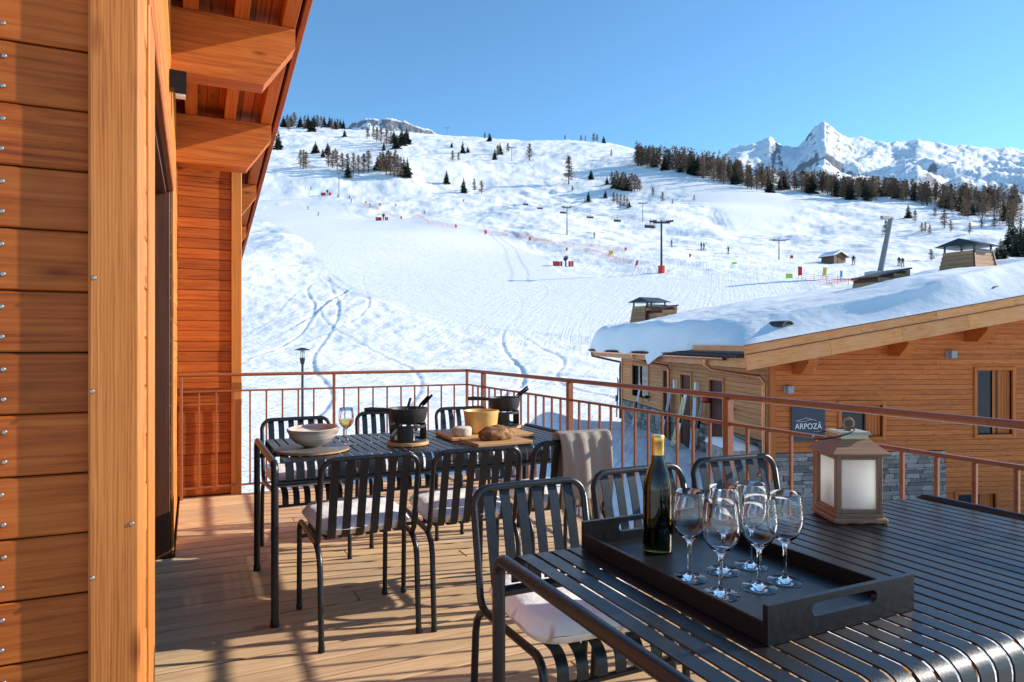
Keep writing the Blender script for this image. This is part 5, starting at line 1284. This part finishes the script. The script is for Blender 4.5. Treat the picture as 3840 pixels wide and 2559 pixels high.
# ------------------------------------------------------------------ ski lifts
def pylon(label, xb, yb, yt, heavy, arm, lean=0.0, mat='pylon', pad=False, rz=None):
    p, d = ground_hit(xb, yb); H = (yb - yt) * DS * d / FPX
    t = thing('lift_pylon', label, 'pylon', p - Vector((0, 0, .2)), -TH if rz is None else rz)
    r = 0.024 * H * heavy
    MB().tube([(0, 0, 0), (lean * .5, 0, H * .5), (lean, 0, H)], [r, r * .85, r * .7], 10).build('mast', M[mat], t, smooth=True)
    beam('cross_arm', (lean - arm, 0, H * .96), (lean + arm, 0, H * .96), r * 1.3, r * 1.5, M[mat], t)
    for s in (-1, 1):
        sh = MB().box(-r * .5, r * .5, -arm * .42, arm * .42, H * .965, H * .965 + r * .8); 
        for q in range(4): sh.tube([(-r * .6, arm * (-.36 + q * .24), H * .965 + r * .9), (r * .6, arm * (-.36 + q * .24), H * .965 + r * .9)], r * .75, 8)
        sh.build('sheave_train', M['pylon_dark'], t, (lean + s * arm, 0, 0), (0, 0, R(55)))
    if pad: MB().lathe([(r * 2.4, 0.0), (r * 2.6, 0.1), (r * 2.7, H * .15), (r * 2.2, H * .155), (r, H * .16)], 8).build('red_pad', M['red'], t)
    return Vector((p.x, p.y, p.z + H * .97)), d
tops = []
tops.append(pylon('dark lift pylon with heavy sheaves and a red padded foot', 1520, 628, 505, 1.0, 1.55, 0, 'pylon_dark', True)[0])
tops.append(pylon('slim grey lift pylon on the piste above the red and white fence', 1303, 541, 474, 1.0, 1.2)[0])
tops.append(pylon('grey lift pylon half hidden behind the dark heavy pylon', 1477, 511, 466, 1.0, 1.3)[0])
tops.append(pylon('grey T-shaped lift pylon beside the wooden hut', 1790, 597, 549, 1.3, 1.6)[0])
pylon('small grey lift pylon high on the slope beside the pale larch', 1176, 371, 340, 1.1, 1.8); pylon('tiny lift pylon on the skyline above the dense copse', 1028, 309, 291, 1.1, 2.2)
pylon('thin grey lift pylon by the top red barrier', 779, 455, 398, 0.8, .7)
p, d = ground_hit(2019, 640); p2 = pt(2047 * DS, 498 * DS, d=d)
lp = thing('leaning_mast', 'thick grey leaning steel mast rising from a concrete block', 'mast', p - Vector((0, 0, .3)))
q = p2 - p; MB().tube([(0, 0, 0), tuple(q * .5), tuple(q)], [d * .0042, d * .0038, d * .0032], 12).build('tube', M['pylon'], lp, smooth=True)
MB().box(-d * .016, d * .006, -1.2, 1.2, -1.0, d * .012).build('concrete_block', M['grey_box'], lp, rot=(0, 0, -TH))
beam('head_arm', tuple(q + Vector((-d * .02, 0, 0))), tuple(q + Vector((d * .004, 0, 0))), .5, .5, M['pylon'], lp)
def cable(label, pts, sag=0.6):
    mb = MB(); path = []
    for a, b in zip(pts, pts[1:]):
        for i in range(12):
            f0 = i / 12; path.append(a.lerp(b, f0) - Vector((0, 0, 4 * sag * f0 * (1 - f0) * (b - a).length / 60)))
    path.append(pts[-1]); tag(mb.tube(path, 0.026, 5).build('lift_cable', M['cable'], None), label, 'cable')
rt = Vector((CT, -ST, 0))
far1 = ground_hit(1177, 345)[0] + Vector((0, 0, 6))
low = pt(2600 * DS, 560 * DS, d=170)
cable('lift cable running from the slim pylon to the dark heavy pylon, uphill rope', [far1 - rt * 1.2, tops[1] - rt * 1.2, tops[0] - rt * 1.5], 0.4)
cable('lift cable on the downhill side of the dark heavy pylon', [far1 + rt * 1.2, tops[1] + rt * 1.2, tops[0] + rt * 1.5], 0.4)
cable('lift cable above the wooden hut from the T-shaped pylon', [pt(1500 * DS, 520 * DS, d=330), tops[3], pt(2353 * DS, 548 * DS, d=300)], 0.3)
cable('upper lift cable crossing the groomed run below the forest', [pt(1760 * DS, 505 * DS, d=330), pt(2040 * DS, 505 * DS, d=260)], 0.3)
def chairlift(label, xD, yD, d, s=1.0):
    p = pt(xD * DS, yD * DS, d=d)
    t = thing('lift_chair', label, 'lift chair', p, -TH + 0.3, 'lift chairs on the cables')
    MB().tube([(0, 0, 0.2), (0, 0, 2.3 * s)], 0.06, 6).build('hanger', M['cable'], t)
    MB().box(-1.2 * s, 1.2 * s, -.25, .25, -.15, 0.0).build('bench', M['pylon_dark'], t); MB().box(-1.2 * s, 1.2 * s, .2, .3, 0.0, .55).build('backrest', M['pylon_dark'], t)
    MB().tube([(-1.2 * s, 0, 0), (-1.2 * s, 0, .7), (0, 0, .75), (1.2 * s, 0, .7), (1.2 * s, 0, 0)], 0.05, 6).build('bail', M['cable'], t)
for xD, yD, d, lb in ((1208, 471, 300, 'empty lift chair nearest the mogul field'), (1241, 480, 290, 'empty lift chair second from the mogul field'), (1294, 490, 270, 'lift chair beside the slim grey pylon head'), (1356, 501, 240, 'lift chair between the slim pylon and the half hidden one'),
                      (1419, 509, 220, 'lift chair just uphill of the half hidden pylon'), (1494, 523, 150, 'lift chair hanging under the dark heavy sheaves'), (1796, 531, 300, 'lift chair above the T-shaped pylon'), (1772, 571, 260, 'lift chair below the T-shaped pylon head'), (1755, 563, 290, 'small lift chair uphill of the T-shaped pylon')):
    chairlift(lb, xD, yD, d)

# ------------------------------------------------------------------ things on the piste
def stand(name, label, cat, xD, yD, group=None):
    p, d = ground_hit(xD, yD); return thing(name, label, cat, p - Vector((0, 0, .05)), -TH, group), d
def gate_flag(xD, yD, hD, mat, label, group, lean=0.0, wide=0.35):
    t, d = stand('gate_flag', label, 'flag', xD, yD, group); H = hD * DS * d / FPX
    MB().tube([(0, 0, 0), (lean * H, 0, H)], 0.035, 6).build('flag_pole', M[mat], t)
    w = H * wide
    MB().prism([(0, H * .35), (w, H * .40), (w + lean * H * .5, H * .98), (lean * H, H)], -0.015, 0.015).build('flag_cloth', M[mat], t)
for xD, yD, h_ in ((1114, 543, 14), (1046, 527, 11), (1215, 557, 13), (921, 507, 10), (1300, 581, 12), (839, 472, 9), (872, 476, 9), (908, 479, 8), (1063, 468, 9), (1436, 580, 11)):
    gate_flag(xD, yD, h_, 'orange_red', 'small orange red gate flag along the race piste', 'gate flags along the race piste', trnd.uniform(-.2, .25))
gate_flag(1459, 618, 20, 'red', 'slanted red and white banner uphill of the red padded pylon', None, .18, .3); gate_flag(1584, 595, 12, 'red', 'small red flag on the snow below the three skiers', None)
gate_flag(1834, 645, 33, 'red', 'tall red feather banner near the beginners area', None, 0, .28); gate_flag(1890, 644, 30, 'yellow', 'yellow curved feather banner beside the red netting', None, .05, .3)
gate_flag(1931, 646, 24, 'blue', 'blue feather banner beside the leaning mast', None, 0, .2); gate_flag(1399, 590, 14, 'yellow', 'orange yellow panel at the race finish', None, 0, .7)
gate_flag(1806, 646, 17, 'green', 'lime green panel beside the tall red banner', None, 0, .9); gate_flag(1682, 610, 8, 'green', 'low lime green panel on the open piste', None, 0, 1.4); gate_flag(1816, 598, 11, 'red', 'stubby red marker at the foot of the T-shaped pylon', None, 0, .6)
def net_fence(label, pts, hm=1.1, mat='orange_red'):
    P = []
    for (x, y_) in pts: P.append(ground_hit(x, y_)[0])
    t = thing('net_fence', label, 'fence', P[0])
    path = []
    for a, b in zip(P, P[1:]):
        n = max(2, int((b - a).length / 3))
        for i in range(n): q = a.lerp(b, i / n); q.z = tz(q.x, q.y); path.append(q - P[0])
    path.append(P[-1] - P[0])
    for q in path: MB().tube([q, q + Vector((0, 0, hm * 1.15))], 0.03, 5).build('post', M[mat], t)
    for k in range(4):
        MB().tube([q + Vector((0, 0, hm * (.15 + .27 * k))) for q in path], 0.022, 4).build('net_strand', M[mat], t)
net_fence('orange safety net climbing beside the race piste', [(827, 470), (870, 484), (920, 502), (985, 515), (1050, 526)]); net_fence('orange safety net in the middle of the race piste', [(1100, 533), (1180, 545), (1260, 560)], 0.9)
net_fence('faded safety net above the red padded pylon', [(1190, 540), (1300, 562), (1440, 575)], 0.7); net_fence('red safety net between the feather banners and the mast', [(1842, 645), (1900, 652), (1950, 660)], 1.2, 'red')
net_fence('thin red rope fence behind the boarded hatch', [(1905, 655), (1985, 646), (2030, 643)], .6, 'red'); net_fence('low safety net along the lower race finish', [(1330, 580), (1400, 592), (1450, 606)], 0.7)
def snow_gun(label, xD, yD, wD):
    t, d = stand('snow_gun', label, 'snow gun', xD, yD); W = wD * DS * d / FPX; h_ = W * .30
    MB().tube([(0, 0, 0), (0, 0, h_ * 1.0)], W * .03, 8).build('stand', M['pylon_dark'], t)
    MB().lathe([(W * .06, -W * .10), (W * .085, -W * .05), (W * .085, W * .06), (W * .07, W * .10)], 14).build('fan_barrel', M['pylon_dark'], t, (0, 0, h_ * 1.15), (R(60), 0, R(30)))
    for k, x in enumerate((-.48, -.38, -.28, -.18, .16, .27)):
        MB().prism([(-W * .045, 0), (W * .045, 0), (W * .045, h_ * .72), (-W * .045, h_ * .8)], -.2, .2).build('crash_mat', M['red'], t, (W * x, .2 * math.sin(k), 0), (0, 0, R(8 * math.sin(k * 2))))
snow_gun('snow gun behind red crash mats beside the open piste', 1300, 613, 56); snow_gun('snow gun with orange red mats at the upper race piste', 881, 507, 34); snow_gun('small snow gun with dark red mats by the thin pylon', 752, 450, 28)
# hut
p, d = ground_hit(1915, 606)
ht = thing('wooden_hut', 'small wooden hut with snowy roof on the piste', 'hut', p - Vector((0, 0, .2)), -TH + R(28)); hw_ = d * 0.0130
hwall = MB().prism([(-hw_, 0), (hw_, 0), (hw_, hw_ * .8), (0, hw_ * 1.2), (-hw_, hw_ * .8)], -hw_ * .8, hw_ * .8).build('wall', M['hut'], ht)
for s in (-1, 1):
    MB().prism([(0, hw_ * 1.22), (s * hw_ * 1.3, hw_ * .70), (s * hw_ * 1.3, hw_ * .78), (0, hw_ * 1.32)], -hw_ * 1.05, hw_ * 1.0).build('roof', M['copper_dark'], ht)
    MB().prism([(0, hw_ * 1.325), (s * hw_ * 1.2, hw_ * .83), (s * hw_ * 1.2, hw_ * .95), (0, hw_ * 1.48)], -hw_ * .98, hw_ * .95).build('roof_snow', M['snow_roof'], ht)
MB().box(-hw_ * .35, hw_ * .2, -hw_ * .84, -hw_ * .8005, 0, hw_ * .75).build('door', M['door'], ht)
n = 9
for i in range(n): beam('plank', (-hw_, -hw_ * .8 - .02, hw_ * .8 * (i + .5) / n), (hw_, -hw_ * .8 - .02, hw_ * .8 * (i + .5) / n), .03, hw_ * .8 / n - .02, M['hut'], hwall) if not i < 0 else None
# skiers
def skier_mesh():
    v = [(0, 0, .95), (0, .02, 1.2), (0, .06, 1.42), (0, .10, 1.55), (0, .12, 1.70), (-.11, 0, .90), (-.13, .10, .50), (-.14, 0, .06), (-.14, .14, .03), (.11, 0, .90), (.13, .10, .50), (.14, 0, .06), (.14, .14, .03),
         (-.19, .05, 1.38), (-.28, .12, 1.14), (-.24, .34, 1.05), (.19, .05, 1.38), (.28, .12, 1.14), (.24, .34, 1.05)]
    e = [(0, 1), (1, 2), (2, 3), (3, 4), (0, 5), (5, 6), (6, 7), (7, 8), (0, 9), (9, 10), (10, 11), (11, 12), (2, 13), (13, 14), (14, 15), (2, 16), (16, 17), (17, 18)]
    r = [.15, .15, .16, .07, .12, .10, .075, .06, .05, .10, .075, .06, .05, .075, .06, .045, .075, .06, .045]
    me = bpy.data.meshes.new('s'); me.from_pydata(v, e, []); o = bpy.data.objects.new('s', me); COL.objects.link(o)
    o.modifiers.new('skin', 'SKIN'); o.modifiers.new('sub', 'SUBSURF').levels = 1
    for i, d_ in enumerate(me.skin_vertices[0].data): d_.radius = (r[i], r[i]); d_.use_root = (i == 0)
    dg = bpy.context.evaluated_depsgraph_get(); out = bpy.data.meshes.new_from_object(o.evaluated_get(dg)); bpy.data.objects.remove(o); return out
SK = skier_mesh(); SKR = SK.copy()
for m_, mt in ((SK, 'suit'), (SKR, 'suit_red')):
    m_.materials.clear(); m_.materials.append(M[mt]); m_.name = 'body'; m_.polygons.foreach_set('use_smooth', [True] * len(m_.polygons))
skis = MB().prism([(-.85, 0), (.75, 0), (.95, .10), (.93, .11), (.74, .025), (-.85, .025)], -.05, .05, 'x').mesh('ski', M['black'])
pole = MB().tube([(0, 0, 1.1), (0, -.25, 0.02)], .018, 5).mesh('ski_pole', M['black'])
def skier(xD, yD, label, red=False, rz=0.0, s=1.0):
    p, d = ground_hit(xD, yD); t = thing('person', label, 'person', p + Vector((0, 0, .02)), rz, 'skiers on the slope')
    link('body', SKR if red else SK, t)
    for k in (-1, 1): link('ski', skis, t, (k * .14, .05, -.01)); link('ski_pole', pole, t, (k * .28, .36, 0))
    t.scale = (s, s, s)
sk_l = [(714, 437, 'skier in dark clothes just below the shaded copse'), (708, 482, 'skier in dark clothes crossing the top of the groomed run'), (731, 496, 'crouching dark clad skier in the middle of the upper groomed run'), (776, 455, 'skier in dark clothes at the foot of the thin pylon'), (803, 458, 'skier in dark clothes standing at the start of the orange net'), (807, 466, 'skier in dark clothes close to the head of the orange net'),
        (1365, 549, 'lone skier in dark clothes between the slim and heavy pylons'), (1544, 568, 'skier in dark clothes just beside the heavy pylon mast'), (1612, 574, 'skier in dark clothes leading a pair on the open piste'), (1618, 576, 'skier in dark clothes trailing a pair on the open piste'), (1674, 584, 'skier in dark clothes alone above the lime green panel'),
        (1961, 610, 'skier in dark clothes right beside the wooden hut'), (2066, 612, 'skier in dark clothes in the group beside the leaning mast'), (2074, 614, 'second skier in dark clothes of the group by the leaning mast'), (850, 477, 'skier in red clothes beside the orange net posts'), (975, 493, 'skier in red clothes among the gate flags')]
for i, (x, y_, lb) in enumerate(sk_l): skier(x, y_, lb, 'red clothes' in lb, trnd.random() * 6.28, 1.15)
